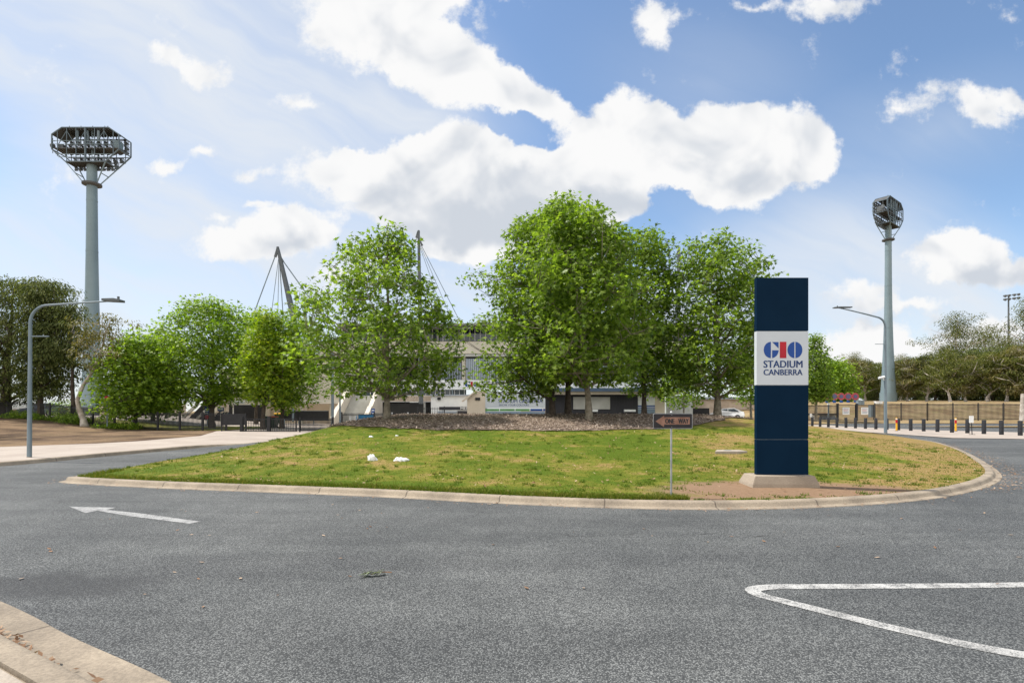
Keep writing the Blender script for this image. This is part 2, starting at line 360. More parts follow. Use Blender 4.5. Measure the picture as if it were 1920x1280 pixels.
def mat_asphalt():
    m = bpy.data.materials.new('asphalt'); m.use_nodes = True; nt = m.node_tree; b = nt.nodes['Principled BSDF']
    tc = nt.nodes.new('ShaderNodeTexCoord').outputs['Object']
    vo = nt.nodes.new('ShaderNodeTexVoronoi'); vo.inputs['Scale'].default_value = 100; nt.links.new(tc, vo.inputs['Vector'])
    n = NOISE(nt, tc, 200, 3, .7)
    stone = MIX(nt, SSTEP(nt, SEP(nt, vo.outputs['Color'])[0], .1, .95), (.070, .072, .070), (.225, .227, .218))
    c = MIX(nt, SSTEP(nt, vo.outputs['Distance'], .25, .75), stone, (.04, .041, .041))
    c = MIX(nt, 1., c, MIX(nt, n, (.72, .72, .72), (1.28, 1.28, 1.28)), 'MULTIPLY')
    big = NOISE(nt, tc, .32, 5, .6); mid = NOISE(nt, tc, 2.6, 4, .6)
    k = MIX(nt, SSTEP(nt, big, .35, .66), (.82, .83, .84), (1.22, 1.22, 1.21))
    c = MIX(nt, 1., c, MIX(nt, 1., k, MIX(nt, mid, (.88, .88, .88), (1.12, 1.12, 1.12)), 'MULTIPLY'), 'MULTIPLY')
    # wheel-worn bands and an old oil stain by the kerb
    x, y, z = SEP(nt, tc)
    lane = NOISE(nt, VM(nt, 'MULTIPLY', tc, (.18, 1.5, 1)), 1.0, 4, .55)
    c = MIX(nt, 1., c, MIX(nt, SSTEP(nt, lane, .35, .65), (.90, .90, .90), (1.10, 1.10, 1.09)), 'MULTIPLY')
    st = VM(nt, 'LENGTH', VM(nt, 'MULTIPLY', VM(nt, 'SUBTRACT', VM(nt, 'ADD', tc, VM(nt, 'SCALE', VM(nt, 'SUBTRACT', NOISE(nt, tc, 1.6, 4, .6, out=1), (.5, .5, .5)))), (-4.25, 4.85, 0)), (.8, 1.9, 0)), out=1)
    c = MIX(nt, SSTEP(nt, st, .25, 1.0, .62, 0.), c, (.03, .03, .031))
    nt.links.new(c, b.inputs['Base Color']); b.inputs['Roughness'].default_value = .82; b.inputs['Specular IOR Level'].default_value = .3
    bn = nt.nodes.new('ShaderNodeBump'); bn.inputs['Strength'].default_value = .55; bn.inputs['Distance'].default_value = .006
    nt.links.new(M(nt, 'SUBTRACT', 1., vo.outputs['Distance']), bn.inputs['Height']); nt.links.new(bn.outputs[0], b.inputs['Normal'])
    return m
MAT['asphalt'] = mat_asphalt()
sheet('road', [(-70, -6), (80, -6), (80, 61), (-14, 61), (-14, 40), (-70, 40)], gz, 3., MAT['asphalt'])

# island outline: outer lip of the kerb channel
OUT = [(-9.95, 11.85), (-7.28, 11.03), (-5.05, 10.53), (-2.37, 9.88), (-.18, 9.2), (1.83, 8.75), (3.8, 8.65), (5.75, 8.99), (7.66, 9.7), (9.58, 10.9),
       (11.26, 12.3), (12.7, 13.9), (14.5, 16.3), (16.8, 19.5), (19, 22.9), (21.0, 26.5), (21.8, 30), (20.5, 35), (16, 39), (8, 41.5), (0, 42), (-6, 40.5), (-9.3, 37),
       (-10.9, 32), (-11.2, 26), (-11.0, 20), (-10.8, 16), (-10.4, 13.4), (-10.25, 12.4)]
def catmull(pts, n, closed=True):
    out = []; N_ = len(pts)
    for i in range(N_ if closed else N_ - 1):
        p0, p1, p2, p3 = [Vector((*pts[(i + k) % N_ if closed else min(max(i + k, 0), N_ - 1)], 0)) for k in (-1, 0, 1, 2)]
        for k in range(n):
            t = k / n
            out.append(.5 * ((2 * p1) + (p2 - p0) * t + (2 * p0 - 5 * p1 + 4 * p2 - p3) * t * t + (3 * p1 - p0 - 3 * p2 + p3) * t ** 3))
    if not closed: out.append(Vector((*pts[-1], 0)))
    return out
def inward(pts, closed=True):  # left-hand normals (the outline runs anticlockwise)
    n = len(pts); r = []
    for i in range(n):
        a = pts[(i - 1) % n if closed else max(i - 1, 0)]; b = pts[(i + 1) % n if closed else min(i + 1, n - 1)]
        d = (b - a).normalized(); r.append(Vector((-d.y, d.x, 0)))
    return r
def mat_kerb():
    m = MAT['kerb'].copy(); m.name = 'jointed_kerb_concrete'; nt = m.node_tree; b = nt.nodes['Principled BSDF']
    src = b.inputs['Base Color'].links[0].from_socket
    u = SEP(nt, nt.nodes.new('ShaderNodeUVMap').outputs[0])[0]
    fr = M(nt, 'FRACT', M(nt, 'DIVIDE', M(nt, 'ADD', u, M(nt, 'MULTIPLY', NOISE(nt, nt.nodes.new('ShaderNodeTexCoord').outputs['Object'], 9, 2), .02)), 1.83))
    j = SSTEP(nt, M(nt, 'ABSOLUTE', M(nt, 'SUBTRACT', fr, .5)), .003, .009, .75, 0.)
    nt.links.new(MIX(nt, j, src, (.07, .055, .045)), b.inputs['Base Color'])
    return m
MAT['kerbj'] = mat_kerb()
def sweep(name, pts, nrm, prof, closed, m):
    n = len(pts); k = len(prof); V = []; F = []; U = []
    s = [0.]
    for i in range(1, n + 1): s.append(s[-1] + (pts[i % n] - pts[i - 1]).length)
    for i in range(n):
        for (o, z) in prof: q = pts[i] + nrm[i] * o; V.append((q.x, q.y, z))
    for i in range(n if closed else n - 1):
        i2 = (i + 1) % n
        for j in range(k - 1):
            F.append((i * k + j, i2 * k + j, i2 * k + j + 1, i * k + j + 1)); U += [(s[i], j), (s[i + 1], j), (s[i + 1], j + 1), (s[i], j + 1)]
    me = bpy.data.meshes.new(name); me.from_pydata(V, [], F); uvl = me.uv_layers.new(name='UVMap')
    for l, q in zip(uvl.data, U): l.uv = q
    for p in me.polygons: p.use_smooth = True
    me.materials.append(m); me.set_sharp_from_angle(angle=R(50))
    o = link(bpy.data.objects.new(name, me)); o['kind'] = 'structure'; return o
rim = catmull(OUT, 5); rn = inward(rim)
sweep('island_kerb', rim, rn, [(-.03, -.03), (0, .010), (.10, .015), (.115, .028), (.135, .072), (.15, .092), (.175, .103), (.21, .106), (.30, .106), (.31, .03)], True, MAT['kerbj'])
for v in bpy.data.objects['island_kerb'].data.vertices:
    if v.co.x < -8.6 and v.co.y > 12.3: v.co.z *= 1 - .6 * sstep((v.co.y - 12.3) / 1.5)
edge = [p + q * .285 for p, q in zip(rim, rn)]
EA = np.array([(p.x, p.y) for p in edge]); EB = np.roll(EA, -1, 0)
def d_edge(x, y):
    p = np.array((x, y)); ab = EB - EA; t = np.clip(((p - EA) * ab).sum(1) / (ab * ab).sum(1), 0, 1)
    return float(np.sqrt((((EA + ab * t[:, None]) - p) ** 2).sum(1).min()))
def in_island(x, y):
    a, b = EA, EB; c = (a[:, 1] > y) != (b[:, 1] > y)
    xi = a[:, 0] + (y - a[:, 1]) / np.where(b[:, 1] == a[:, 1], 1e-9, b[:, 1] - a[:, 1]) * (b[:, 0] - a[:, 0])
    return bool(((x < xi) & c).sum() % 2)
_hc = {}
def hz(x, y):  # height of the island's mound
    d = d_edge(x, y)
    t = min(1., d / 5.)
    gx_ = 1 - .6 * sstep((x - 10) / 9)
    back = 1 - .5 * sstep((y - 33) / 9)
    return .092 + 1.27 * (1 - (1 - t) ** 2) * sstep((y - 9) / 22) * gx_ * back + .025 * math.sin(x * 1.3 + .7 * y) * min(1, d / 2) * .6
def on_island(px, py):  # where the line of sight through a photo pixel meets the mound
    y = 8.
    while y < 40:
        p = P(px, py, y)
        if in_island(p.x, p.y) and p.z <= hz(p.x, p.y): return Vector((p.x, p.y, hz(p.x, p.y)))
        y += .02
    return P(px, py, 26)

def mat_lawn():
    m = bpy.data.materials.new('mown_lawn'); m.use_nodes = True; nt = m.node_tree; b = nt.nodes['Principled BSDF']
    tc = nt.nodes.new('ShaderNodeTexCoord').outputs['Object']
    a = NOISE(nt, tc, .42, 6, .62); a2 = NOISE(nt, VM(nt, 'ADD', tc, (19., 5., 0)), 1.7, 6, .68)
    x, y, z = SEP(nt, tc)
    dryness = M(nt, 'ADD', M(nt, 'ADD', M(nt, 'MULTIPLY', a, 1.25), M(nt, 'SUBTRACT', M(nt, 'MULTIPLY', a2, 1.0), .3)), M(nt, 'MULTIPLY', SSTEP(nt, x, 4., 15.), .24))
    dryness = M(nt, 'SUBTRACT', dryness, M(nt, 'MULTIPLY', SSTEP(nt, VM(nt, 'LENGTH', VM(nt, 'MULTIPLY', VM(nt, 'SUBTRACT', tc, (2., 17., 0)), (.2, .3, 0)), out=1), .2, 1., 1., 0.), .1))
    c = MIX(nt, SSTEP(nt, dryness, .66, .92), (.078, .118, .010), (.155, .158, .024))
    c = MIX(nt, SSTEP(nt, dryness, .86, 1.08), c, (.27, .185, .075))
    f = NOISE(nt, tc, 30, 5, .8)
    c = MIX(nt, 1., c, MIX(nt, SSTEP(nt, f, .25, .75), (.5, .52, .45), (1.45, 1.42, 1.35)), 'MULTIPLY')
    # bare soil round the sign and behind the kerb
    warp = VM(nt, 'SCALE', VM(nt, 'SUBTRACT', NOISE(nt, tc, 1.9, 6, .7, out=1), (.5, .5, .5))); warp.node.inputs[3].default_value = 1.5
    q = VM(nt, 'ADD', tc, warp)
    s1 = VM(nt, 'LENGTH', VM(nt, 'MULTIPLY', VM(nt, 'SUBTRACT', q, (5.3, 10.2, 0)), (.31, .80, 0)), out=1)
    s2 = VM(nt, 'LENGTH', VM(nt, 'MULTIPLY', VM(nt, 'SUBTRACT', q, (3.0, 9.25, 0)), (.42, 2.8, 0)), out=1)
    s = M(nt, 'MINIMUM', s1, s2)
    c = MIX(nt, SSTEP(nt, s, .62, 1.0, 1., 0.), c, MIX(nt, NOISE(nt, tc, 12, 5, .7), (.16, .095, .055), (.33, .22, .14)))
    nt.links.new(c, b.inputs['Base Color']); b.inputs['Roughness'].default_value = .95; b.inputs['Specular IOR Level'].default_value = .1
    bn = nt.nodes.new('ShaderNodeBump'); bn.inputs['Strength'].default_value = .7; bn.inputs['Distance'].default_value = .04
    nt.links.new(NOISE(nt, tc, 26, 5, .75), bn.inputs['Height']); nt.links.new(bn.outputs[0], b.inputs['Normal'])
    return m
MAT['lawn'] = mat_lawn()
sheet('island_lawn', [(p.x, p.y) for p in edge], hz, .6, MAT['lawn'])
# grass blades standing on the lawn
rng = np.random.default_rng(5)
def blades(name, n, region, zf, m, hmin, hmax, keep=None):
    P0 = []
    while len(P0) < n:
        x = rng.uniform(region[0], region[1]); y = region[2] + (region[3] - region[2]) * rng.random() ** 1.7
        if in_island(x, y) and (keep is None or keep(x, y)): P0.append((x, y, zf(x, y)))
    P0 = np.array(P0); n = len(P0)
    a = rng.uniform(0, 2 * np.pi, n); h = rng.uniform(hmin, hmax, n); w = rng.uniform(.006, .012, n)
    dx = np.stack([np.cos(a), np.sin(a), np.zeros(n)], 1) * w[:, None]
    lean = np.stack([rng.normal(0, .5, n), rng.normal(0, .5, n), np.ones(n)], 1) * h[:, None]
    V = np.concatenate([P0 - dx, P0 + dx, P0 + lean], 1).reshape(-1, 3)
    o = np_mesh(name, V, np.arange(3 * n).reshape(-1, 3), m); o['kind'] = 'stuff'; return o
MAT['blade'] = leafmat('grass_blade', (.065, .11, .010), (.12, .155, .018), (.23, .19, .05), .3, .6, .9)
def soil_dist(x, y): return min(math.hypot((x - 5.3) * .31, (y - 10.2) * .80), math.hypot((x - 3.0) * .42, (y - 9.25) * 2.8))
o = blades('grass_blades', 30000, (-11, 17, 9, 22), hz, MAT['blade'], .012, .04, lambda x, y: soil_dist(x, y) > .8 + .3 * math.sin(7 * x + 5 * y))
o = blades('long_grass_along_the_kerb', 9000, (-10.5, 3.0, 9, 13.5), hz, MAT['blade'], .05, .10, lambda x, y: d_edge(x, y) < .35)

# taller weeds and tufts
def tufts(name, n, m):
    V = []
    while n > 0:
        x = rng.uniform(-10.5, 18); y = 9 + 13 * rng.random() ** 1.5
        if not in_island(x, y) or soil_dist(x, y) < .5: continue
        n -= 1; z = hz(x, y); k = int(rng.integers(14, 40)); r = rng.uniform(.04, .16); h = rng.uniform(.035, .085)
        a = rng.uniform(0, 2 * np.pi, k); q = r * np.sqrt(rng.random(k)); w = .007
        b = np.stack([x + q * np.cos(a), y + q * np.sin(a), np.full(k, z)], 1); t = rng.uniform(0, 6.28, k)
        d = np.stack([np.cos(t) * w, np.sin(t) * w, np.zeros(k)], 1)
        tip = b + np.stack([rng.normal(0, .5, k), rng.normal(0, .5, k), np.ones(k)], 1) * (h * rng.uniform(.6, 1.2, k))[:, None]
        V.append(np.stack([b - d, b + d, tip], 1).reshape(-1, 3))
    V = np.concatenate(V); o = np_mesh(name, V, np.arange(len(V)).reshape(-1, 3), m); o['kind'] = 'stuff'
MAT['tuft'] = leafmat('weed_tuft', (.05, .095, .010), (.09, .15, .015), (.17, .19, .035), .3, .6, .9)
tufts('grass_tufts', 620, MAT['tuft'])

# bark mulch over the crown of the mound
MU = [(-9.4, 28), (-8.4, 25.0), (-6.6, 22.6), (-4, 21.5), (0, 21.0), (4, 21.1), (7.4, 22.4), (10, 25.5), (12.8, 29), (14.2, 32), (12, 35), (0, 36), (-7, 35), (-9.4, 31.5)]
mu = catmull(MU, 4)
mu = [Vector((p.x + .18 * math.sin(i * 2.1), p.y + .16 * math.sin(i * 3.3), 0)) for i, p in enumerate(mu)]
def mulch_mat():
    m = bpy.data.materials.new('bark_mulch'); m.use_nodes = True; nt = m.node_tree; b = nt.nodes['Principled BSDF']
    tc = nt.nodes.new('ShaderNodeTexCoord').outputs['Object']
    vo = nt.nodes.new('ShaderNodeTexVoronoi'); vo.inputs['Scale'].default_value = 9; nt.links.new(VM(nt, 'MULTIPLY', tc, (1, .6, 1)), vo.inputs['Vector'])
    c = MIX(nt, SEP(nt, vo.outputs['Color'])[0], (.095, .07, .054), (.26, .20, .155))
    c = MIX(nt, 1., c, MIX(nt, NOISE(nt, tc, 1.2, 4), (.7, .7, .7), (1.3, 1.3, 1.3)), 'MULTIPLY')
    nt.links.new(c, b.inputs['Base Color']); b.inputs['Roughness'].default_value = 1; b.inputs['Specular IOR Level'].default_value = .05
    bn = nt.nodes.new('ShaderNodeBump'); bn.inputs['Distance'].default_value = .06
    nt.links.new(vo.outputs['Distance'], bn.inputs['Height']); nt.links.new(bn.outputs[0], b.inputs['Normal']); return m
MAT['mulch'] = mulch_mat()
o = sheet('mulch_bed', [(p.x, p.y) for p in mu], lambda x, y: hz(x, y) + .03 + .02 * math.sin(5 * x) * math.sin(4 * y), .5, MAT['mulch'], kind='stuff')
def litter(name, spots, size, m, kind='stuff', flat=.25, narrow=.45):
    n = len(spots); S = np.array(spots); a = rng.uniform(0, 2 * np.pi, n); L = size * rng.uniform(.6, 1.3, n)
    t = np.stack([np.cos(a), np.sin(a), rng.normal(0, flat, n)], 1) * L[:, None]
    b = np.stack([-np.sin(a), np.cos(a), rng.normal(0, flat, n)], 1) * (L * narrow)[:, None]
    S[:, 2] += .004 + np.abs(t[:, 2]) * .5 + np.abs(b[:, 2]) * .5
    V = np.concatenate([S - t * .5, S + b * .5, S + t * .5, S - b * .5], 1).reshape(-1, 3)
    o = np_mesh(name, V, np.arange(4 * n).reshape(-1, 4), m); o['kind'] = kind; return o
MAT['chip'] = leafmat('bark_chip', (.085, .062, .048), (.235, .18, .138), (.48, .40, .34), 0., .9, 1.)
MAT['litter'] = leafmat('dead_leaf', (.14, .075, .04), (.30, .18, .11), (.50, .38, .27), .1, .8, 1.)
sp = []
MUA = np.array([(p.x, p.y) for p in mu]); MUB = np.roll(MUA, -1, 0)
def in_mulch(x, y):
    a, b = MUA, MUB; c = (a[:, 1] > y) != (b[:, 1] > y)
    xi = a[:, 0] + (y - a[:, 1]) / np.where(b[:, 1] == a[:, 1], 1e-9, b[:, 1] - a[:, 1]) * (b[:, 0] - a[:, 0])
    return bool(((x < xi) & c).sum() % 2)
while len(sp) < 16000:
    x = rng.uniform(-9.5, 14.5); y = 20.8 + 12 * rng.random() ** 1.4
    if in_mulch(x, y): sp.append((x, y, hz(x, y) + .04))
litter('bark_chips', sp, .10, MAT['chip'], flat=.35, narrow=.35)
# fallen leaves: along the island's right hand channel, over the lawn and over the road
sp = []
for i in range(len(rim)):
    p = rim[i]; q = rn[i]
    if p.x > 9.3 and p.y < 27:
        for _ in range(34): sp.append((p.x + rng.normal(0, .12) - q.x * abs(rng.normal(.1, .28)), p.y + rng.normal(0, .12) - q.y * abs(rng.normal(.1, .28)), .006))
    elif p.y < 14:
        for _ in range(5): sp.append((p.x + rng.normal(0, .15) - q.x * abs(rng.normal(0, .12)), p.y + rng.normal(0, .1) - q.y * abs(rng.normal(0, .12)), .012))
for _ in range(260): sp.append((rng.uniform(7, 17), rng.uniform(7.5, 20), .004))
sp = [s for s in sp if not in_island(s[0], s[1])]
for _ in range(70): sp.append((rng.uniform(-7, 7), 4.2 + 5 * rng.random(), .004))
sp = [s for s in sp if not in_island(s[0], s[1])]
litter('fallen_leaves_on_the_road', sp, .055, MAT['litter'], flat=.15)
sp = []
while len(sp) < 1700:
    x = rng.uniform(-9, 17); y = rng.uniform(9, 21)
    if in_island(x, y): sp.append((x, y, hz(x, y) + .02))
litter('fallen_leaves_on_the_lawn', sp, .07, MAT['litter'], flat=.3)

# near footpath, kerb and channel in the lower left corner (the camera stands on this footpath)
NE = [(-9.5, 5.6), (-6.6, 5.35), (-4.9, 4.78), (-4.29, 4.47), (-3.7, 4.13), (-3.12, 3.77), (-2.0, 3.13), (-1.1, 2.5), (-.35, 1.6), (.1, .5), (.3, -1), (.3, -5)]
ne = catmull(NE, 5, False); nn = [-v for v in inward(ne, False)]
sweep('near_kerb', ne, nn, [(-.02, -.02), (0, .008), (.17, .007), (.31, .014), (.325, .03), (.335, .115), (.355, .128), (.38, .13), (.50, .13), (.505, .10), (.53, .10), (.535, .128)], False, MAT['kerbj'])
inner = [p + q * .535 for p, q in zip(ne, nn)]
sheet('near_footpath', [(p.x, p.y) for p in inner] + [(-9.5, -5)], lambda x, y: .128, 0, MAT['concrete'])
sp = []
for i in range(len(ne) - 1):
    p, q = ne[i], nn[i]
    if -4.6 < p.x < -2.2:
        for _ in range(16 if -3.9 < p.x < -2.9 else 3): sp.append((*(p.lerp(ne[i + 1], rng.random()) + q * (.31 - abs(rng.normal(0, .045))))[:2], .02))
litter('leaves_in_the_near_channel', sp, .05, MAT['litter'], flat=.5)

# left footpath with its kerb, the driveway to the gates, the bare verge behind
KL = [(-60, 8.5), (-34, 9.2), (-22, 11), (-17, 13), (-14.8, 15.4), (-14.3, 18.8), (-13.5, 23.2), (-12.9, 26.5)]
kl = catmull(KL, 5, False); kn = inward(kl, False)
sweep('left_kerb', kl, kn, [(-.03, -.02), (0, .01), (.03, .09), (.05, .115), (.08, .122), (.2, .122)], False, MAT['kerbj'])
for v in bpy.data.objects['left_kerb'].data.vertices: v.co.z *= 1 - .92 * sstep((v.co.y - 22.5) / 4)
ki = [p + q * .2 for p, q in zip(kl, kn)]
FAR = [(-12.3, 28), (-11.6, 32), (-10.6, 37), (-9, 41), (-9, 52), (-21, 52), (-21.6, 39), (-18.4, 31.5), (-18.3, 26), (-18.9, 24.2), (-21, 22.0), (-30, 20.6), (-60, 19)]
def zpath(x, y): return .122 - .112 * sstep((y - 22.5) / 4) * sstep((x + 16) / 2.5)
sheet('left_footpath', [(p.x, p.y) for p in ki] + FAR, zpath, 2., MAT['path'])
VG = FAR[5:] + [(-75, 19), (-75, 62), (-21, 62)]
sheet('left_verge', VG, lambda x, y: gz(x, y) + .10 + .03 * math.sin(.9 * x) * math.sin(.7 * y), 1.5, MAT['verge'])
sheet('stadium_apron', [(-75, 51), (-21.5, 49.5), (-21.2, 52.02), (-9, 52.02), (-9, 61.2), (30, 61.2), (30, 90), (-75, 90)], lambda x, y: gz(x, y) + .06 + .10 * sstep((-x - 19.5) / 1.5), 3., MAT['path'])
sheet('lawn_behind_fence', [(-44, 44.8), (-36, 43.9), (-30, 43), (-22, 40.2), (-21.2, 50), (-44, 55)], lambda x, y: gz(x, y) + .135 + .03 * math.sin(.9 * x) * math.sin(.7 * y), 1.5, MAT['lawn_far'])

# right footpath under the bollards, the car park road's median
sheet('right_footpath', [(25.6, 31), (28.7, 29.9), (50, 29.3), (50, 33.5), (38, 38), (34.4, 43), (33.6, 50), (33.6, 57), (26.5, 57), (26.2, 37)], lambda x, y: gz(x, y) + .03, 2., MAT['path'])
sheet('car_park_median', [(37, 51.5), (46, 50.2), (80, 49.5), (80, 52.5), (46, 53.5)], lambda x, y: gz(x, y) + .1, 2., MAT['dry'])
sheet('right_verge', [(30, 57.5), (38, 59), (80, 58), (95, 58), (95, 70), (30, 70)], lambda x, y: gz(x, y) + .035, 2., MAT['dry'])

# painted markings
MAT['roadpaint'] = pmat('worn_road_paint', (.44, .43, .405), (.34, .33, .31), 3, .8, .2, 90, fine=.25, fscale=90)
def roadpaint(k):
    m = MAT[k]; nt = m.node_tree; b = nt.nodes['Principled BSDF']; src = b.inputs['Base Color'].links[0].from_socket
    tc = nt.nodes.new('ShaderNodeTexCoord').outputs['Object']
    w = SSTEP(nt, M(nt, 'ADD', M(nt, 'MULTIPLY', NOISE(nt, tc, 75, 3, .7), .75), M(nt, 'MULTIPLY', NOISE(nt, tc, 6, 3, .6), .35)), .55, .62)
    nt.links.new(MIX(nt, w, src, (.13, .13, .125)), b.inputs['Base Color'])
roadpaint('roadpaint')
MAT['roadpaint_old'] = pmat('faded_road_paint', (.36, .355, .34), (.29, .285, .275), 3, .8, .2, 90, fine=.2, fscale=90); roadpaint('roadpaint_old')

def groundpt(px, py): y = EYE * FPX / (py - HZ); return ((px - CX) / FPX * y, y)
ap = [(130, 949.5), (217, 951.5), (200, 955.5), (262, 962), (375, 977.5), (355, 981.5), (240, 967), (183, 957.2), (160, 961.5)]
o = sheet('road_arrow', [groundpt(*p) for p in ap], lambda x, y: .004, 0, MAT['roadpaint_old'])
cl = catmull([groundpt(*p) for p in [(2500, 1084), (1920, 1096), (1700, 1098.5), (1500, 1099.5), (1440, 1100.5), (1413, 1105), (1420, 1113), (1450, 1122), (1550, 1147), (1700, 1183), (1920, 1228), (2500, 1310)]], 6, False)
cn = inward(cl, False); w_ = .066
o = sheet('median_line', [(p.x + q.x * w_, p.y + q.y * w_) for p, q in zip(cl, cn)] + [(p.x - q.x * w_, p.y - q.y * w_) for p, q in list(zip(cl, cn))[::-1]], lambda x, y: .004, 0, MAT['roadpaint'])
# hairline crack along the paving joint
MAT['crack'] = pmat('tar_crack', (.06, .06, .058), None, 3, .9)
cp = [groundpt(px, 1003 + 2.2 * math.sin(px * .013) + 1.6 * math.sin(px * .041) + 1.1 * math.sin(px * .13) + (px - 1300) * .008) for px in range(1056, 1480, 10)]
cp = [Vector((*p, 0)) for p in cp]; cn = inward(cp, False); cw = [.0015 + .005 * max(0., math.sin(i * .9) * math.sin(i * .37 + 1)) for i in range(len(cp))]
sheet('road_crack', [(p.x + q.x * w, p.y + q.y * w) for p, q, w in zip(cp, cn, cw)] + [(p.x - q.x * w, p.y - q.y * w) for p, q, w in list(zip(cp, cn, cw))[::-1]], lambda x, y: .003, 0, MAT['crack'])
# ------------------------------------------------------------------ sign pylon
def disc_part(mb, cx, cz, rx, rz, x0, x1, y0, y1, zc0=None, zc1=None, extra=None):
    """slice x0..x1 of an ellipse (optionally cut to z <= zc1) as a thin plate"""
    n = 18; top = []; bot = []
    for i in range(n + 1):
        x = x0 + (x1 - x0) * i / n; k = max(0., 1 - ((x - cx) / rx) ** 2) ** .5 * rz
        t = cz + k; b = cz - k
        if zc1 is not None: t = min(t, zc1)
        top.append((x, t)); bot.append((x, b))
    poly = bot + top[::-1]
    cl = []
    for p in poly:
        if not cl or (abs(p[0] - cl[-1][0]) + abs(p[1] - cl[-1][1])) > 1e-5: cl.append(p)
    mb.prism(cl, 'y', y0, y1)
def logo(parent, x, z, w, h, yf):
    """round letters G and O either side of a red bar; the group spans x..x+w, z..z+h; front face at yf"""
    th = .003; k = w / 802.; X = lambda px: x + (px - 190) * k; r = h / 2; cz = z + r
    g = MB(); cxg = X(345); rx = 155 * k
    disc_part(g, cxg, cz, rx, r, X(190) + 1e-4, X(338), yf - th, yf)
    disc_part(g, cxg, cz, rx, r, X(366), X(499), yf - th, yf, zc1=z + h * .48)
    g.prism([(X(366), z + h * .985), (X(498), z + h * .985), (X(498), z + h * .60)], 'y', yf - th, yf)
    g.build('logo_letter', MAT['blue'], parent)
    MB().box(X(525), X(660), yf - th, yf, z, z + h).build('logo_bar', MAT['red'], parent)
    o = MB(); cxo = X(838)
    disc_part(o, cxo, cz, rx, r, X(684), X(826), yf - th, yf); disc_part(o, cxo, cz, rx, r, X(850), X(992), yf - th, yf)
    o.build('logo_letter', MAT['blue'], parent)
PY = 10.62
zb = hz(5.4, PY) - .06
pyl = thing('sign_pylon', (0, PY, 0), 'tall dark navy sign pylon with one white panel, standing on a concrete plinth', 'sign')
def yb(px0, px1, py0, py1, y0, y1):
    a = P(px0, py1, PY); b = P(px1, py0, PY); return (a.x, b.x, y0, y1, a.z, b.z)
MB().box(*yb(1420, 1514, 521.5, 888, .012, .095)).build('core_frame', MAT['steel'], pyl)
for nm, a, b, m in (('upper_panel', 520.5, 620, 'navy'), ('white_panel', 621, 721.5, 'sign_white'), ('lower_panel', 722.5, 823, 'navy'), ('base_panel', 824, 889.5, 'navy')):
    MB().box(*yb(1418.7, 1515.8, a, b, 0., .105)).build(nm, MAT[m], pyl, bevel=.003)
pl = P(1406, 905, 10.45); pr = P(1536, 905, 10.45)
ztop = P(1467, 889.6, PY).z; pmb = MB()
x0, x1 = pl.x, pr.x
pmb.add([(x0 + .01, -.25, zb), (x1 - .01, -.25, zb), (x1 - .01, .42, zb), (x0 + .01, .42, zb),
         (x0 + .03, -.24, zb + .12), (x1 - .03, -.24, zb + .12), (x1 - .03, .40, zb + .12), (x0 + .03, .40, zb + .12),
         (x0 + .09, -.20, ztop), (x1 - .10, -.20, ztop), (x1 - .10, .30, ztop), (x0 + .09, .30, ztop)],
        [(3, 2, 1, 0), (0, 1, 5, 4), (1, 2, 6, 5), (2, 3, 7, 6), (3, 0, 4, 7), (4, 5, 9, 8), (5, 6, 10, 9), (6, 7, 11, 10), (7, 4, 8, 11), (8, 9, 10, 11)])
pmb.build('plinth', MAT['plinth'], pyl, bevel=.012)
a = P(1431.9, 671.2, PY); b = P(1504.3, 640.6, PY)
logo(pyl, a.x, a.z, b.x - a.x, b.z - a.z, -.0005)
a = P(1431.9, 689.0, PY); b = P(1504.3, 675.8, PY)
text_obj('lettering', 'STADIUM', b.x - a.x, b.z - a.z, MAT['letter_blue'], pyl, (a.x, -.0005, a.z), bold=.022, spacing=1.02)
a = P(1431.9, 703.0, PY); b = P(1504.3, 692.2, PY)
text_obj('lettering', 'CANBERRA', b.x - a.x, b.z - a.z, MAT['letter_blue'], pyl, (a.x, -.0005, a.z), bold=.022, spacing=1.02)

# ------------------------------------------------------------------ one way sign
SY = 9.3; base = Vector((2.785, SY, hz(2.785, SY) - .05))
ow = thing('traffic_sign', (0, SY, 0), 'small weathered black ONE WAY sign with a left arrow on a short grey post', 'sign')
a = P(1224.5, 803.5, SY); b = P(1298.5, 774.5, SY)
MB().tube([(base.x, .03, base.z), (base.x, .03, b.z + .02)], .017, 12).build('post', MAT['alum'], ow, smooth=True)
MB().tube([(base.x, .03, b.z + .02), (base.x, .03, b.z + .035)], [.022, .014], 12).build('post_cap', MAT['white'], ow)
def rrect(x0, x1, z0, z1, r, n=5):
    pts = []
    for cx, cz, a0 in ((x1 - r, z0 + r, -90), (x1 - r, z1 - r, 0), (x0 + r, z1 - r, 90), (x0 + r, z0 + r, 180)):
        for i in range(n + 1): t = R(a0 + 90 * i / n); pts.append((cx + r * math.cos(t), cz + r * math.sin(t)))
    return pts
MB().prism(rrect(a.x, b.x, a.z, b.z, .025), 'y', 0, .006).build('sign_border', MAT['alum'], ow)
MB().prism(rrect(a.x + .01, b.x - .01, a.z + .01, b.z - .01, .02), 'y', -.003, -.0005).build('sign_face', MAT['sign_black'], ow)
def sx(t): return a.x + (b.x - a.x) * (t - 190) / (1675 - 190)
def sz(t): return b.z - (b.z - a.z) * (t - 185) / (760 - 185)
MB().prism([(sx(280), sz(480)), (sx(600), sz(275)), (sx(600), sz(330)), (sx(1572), sz(330)), (sx(1572), sz(600)), (sx(600), sz(600)), (sx(600), sz(695))], 'y', -.0045, -.0032).build('arrow', MAT['orange_brown'], ow)
text_obj('lettering', 'ONE', sx(990) - sx(650), sz(385) - sz(565), MAT['black'], ow, (sx(650), -.0047, sz(565)), depth=.001, bold=.04)
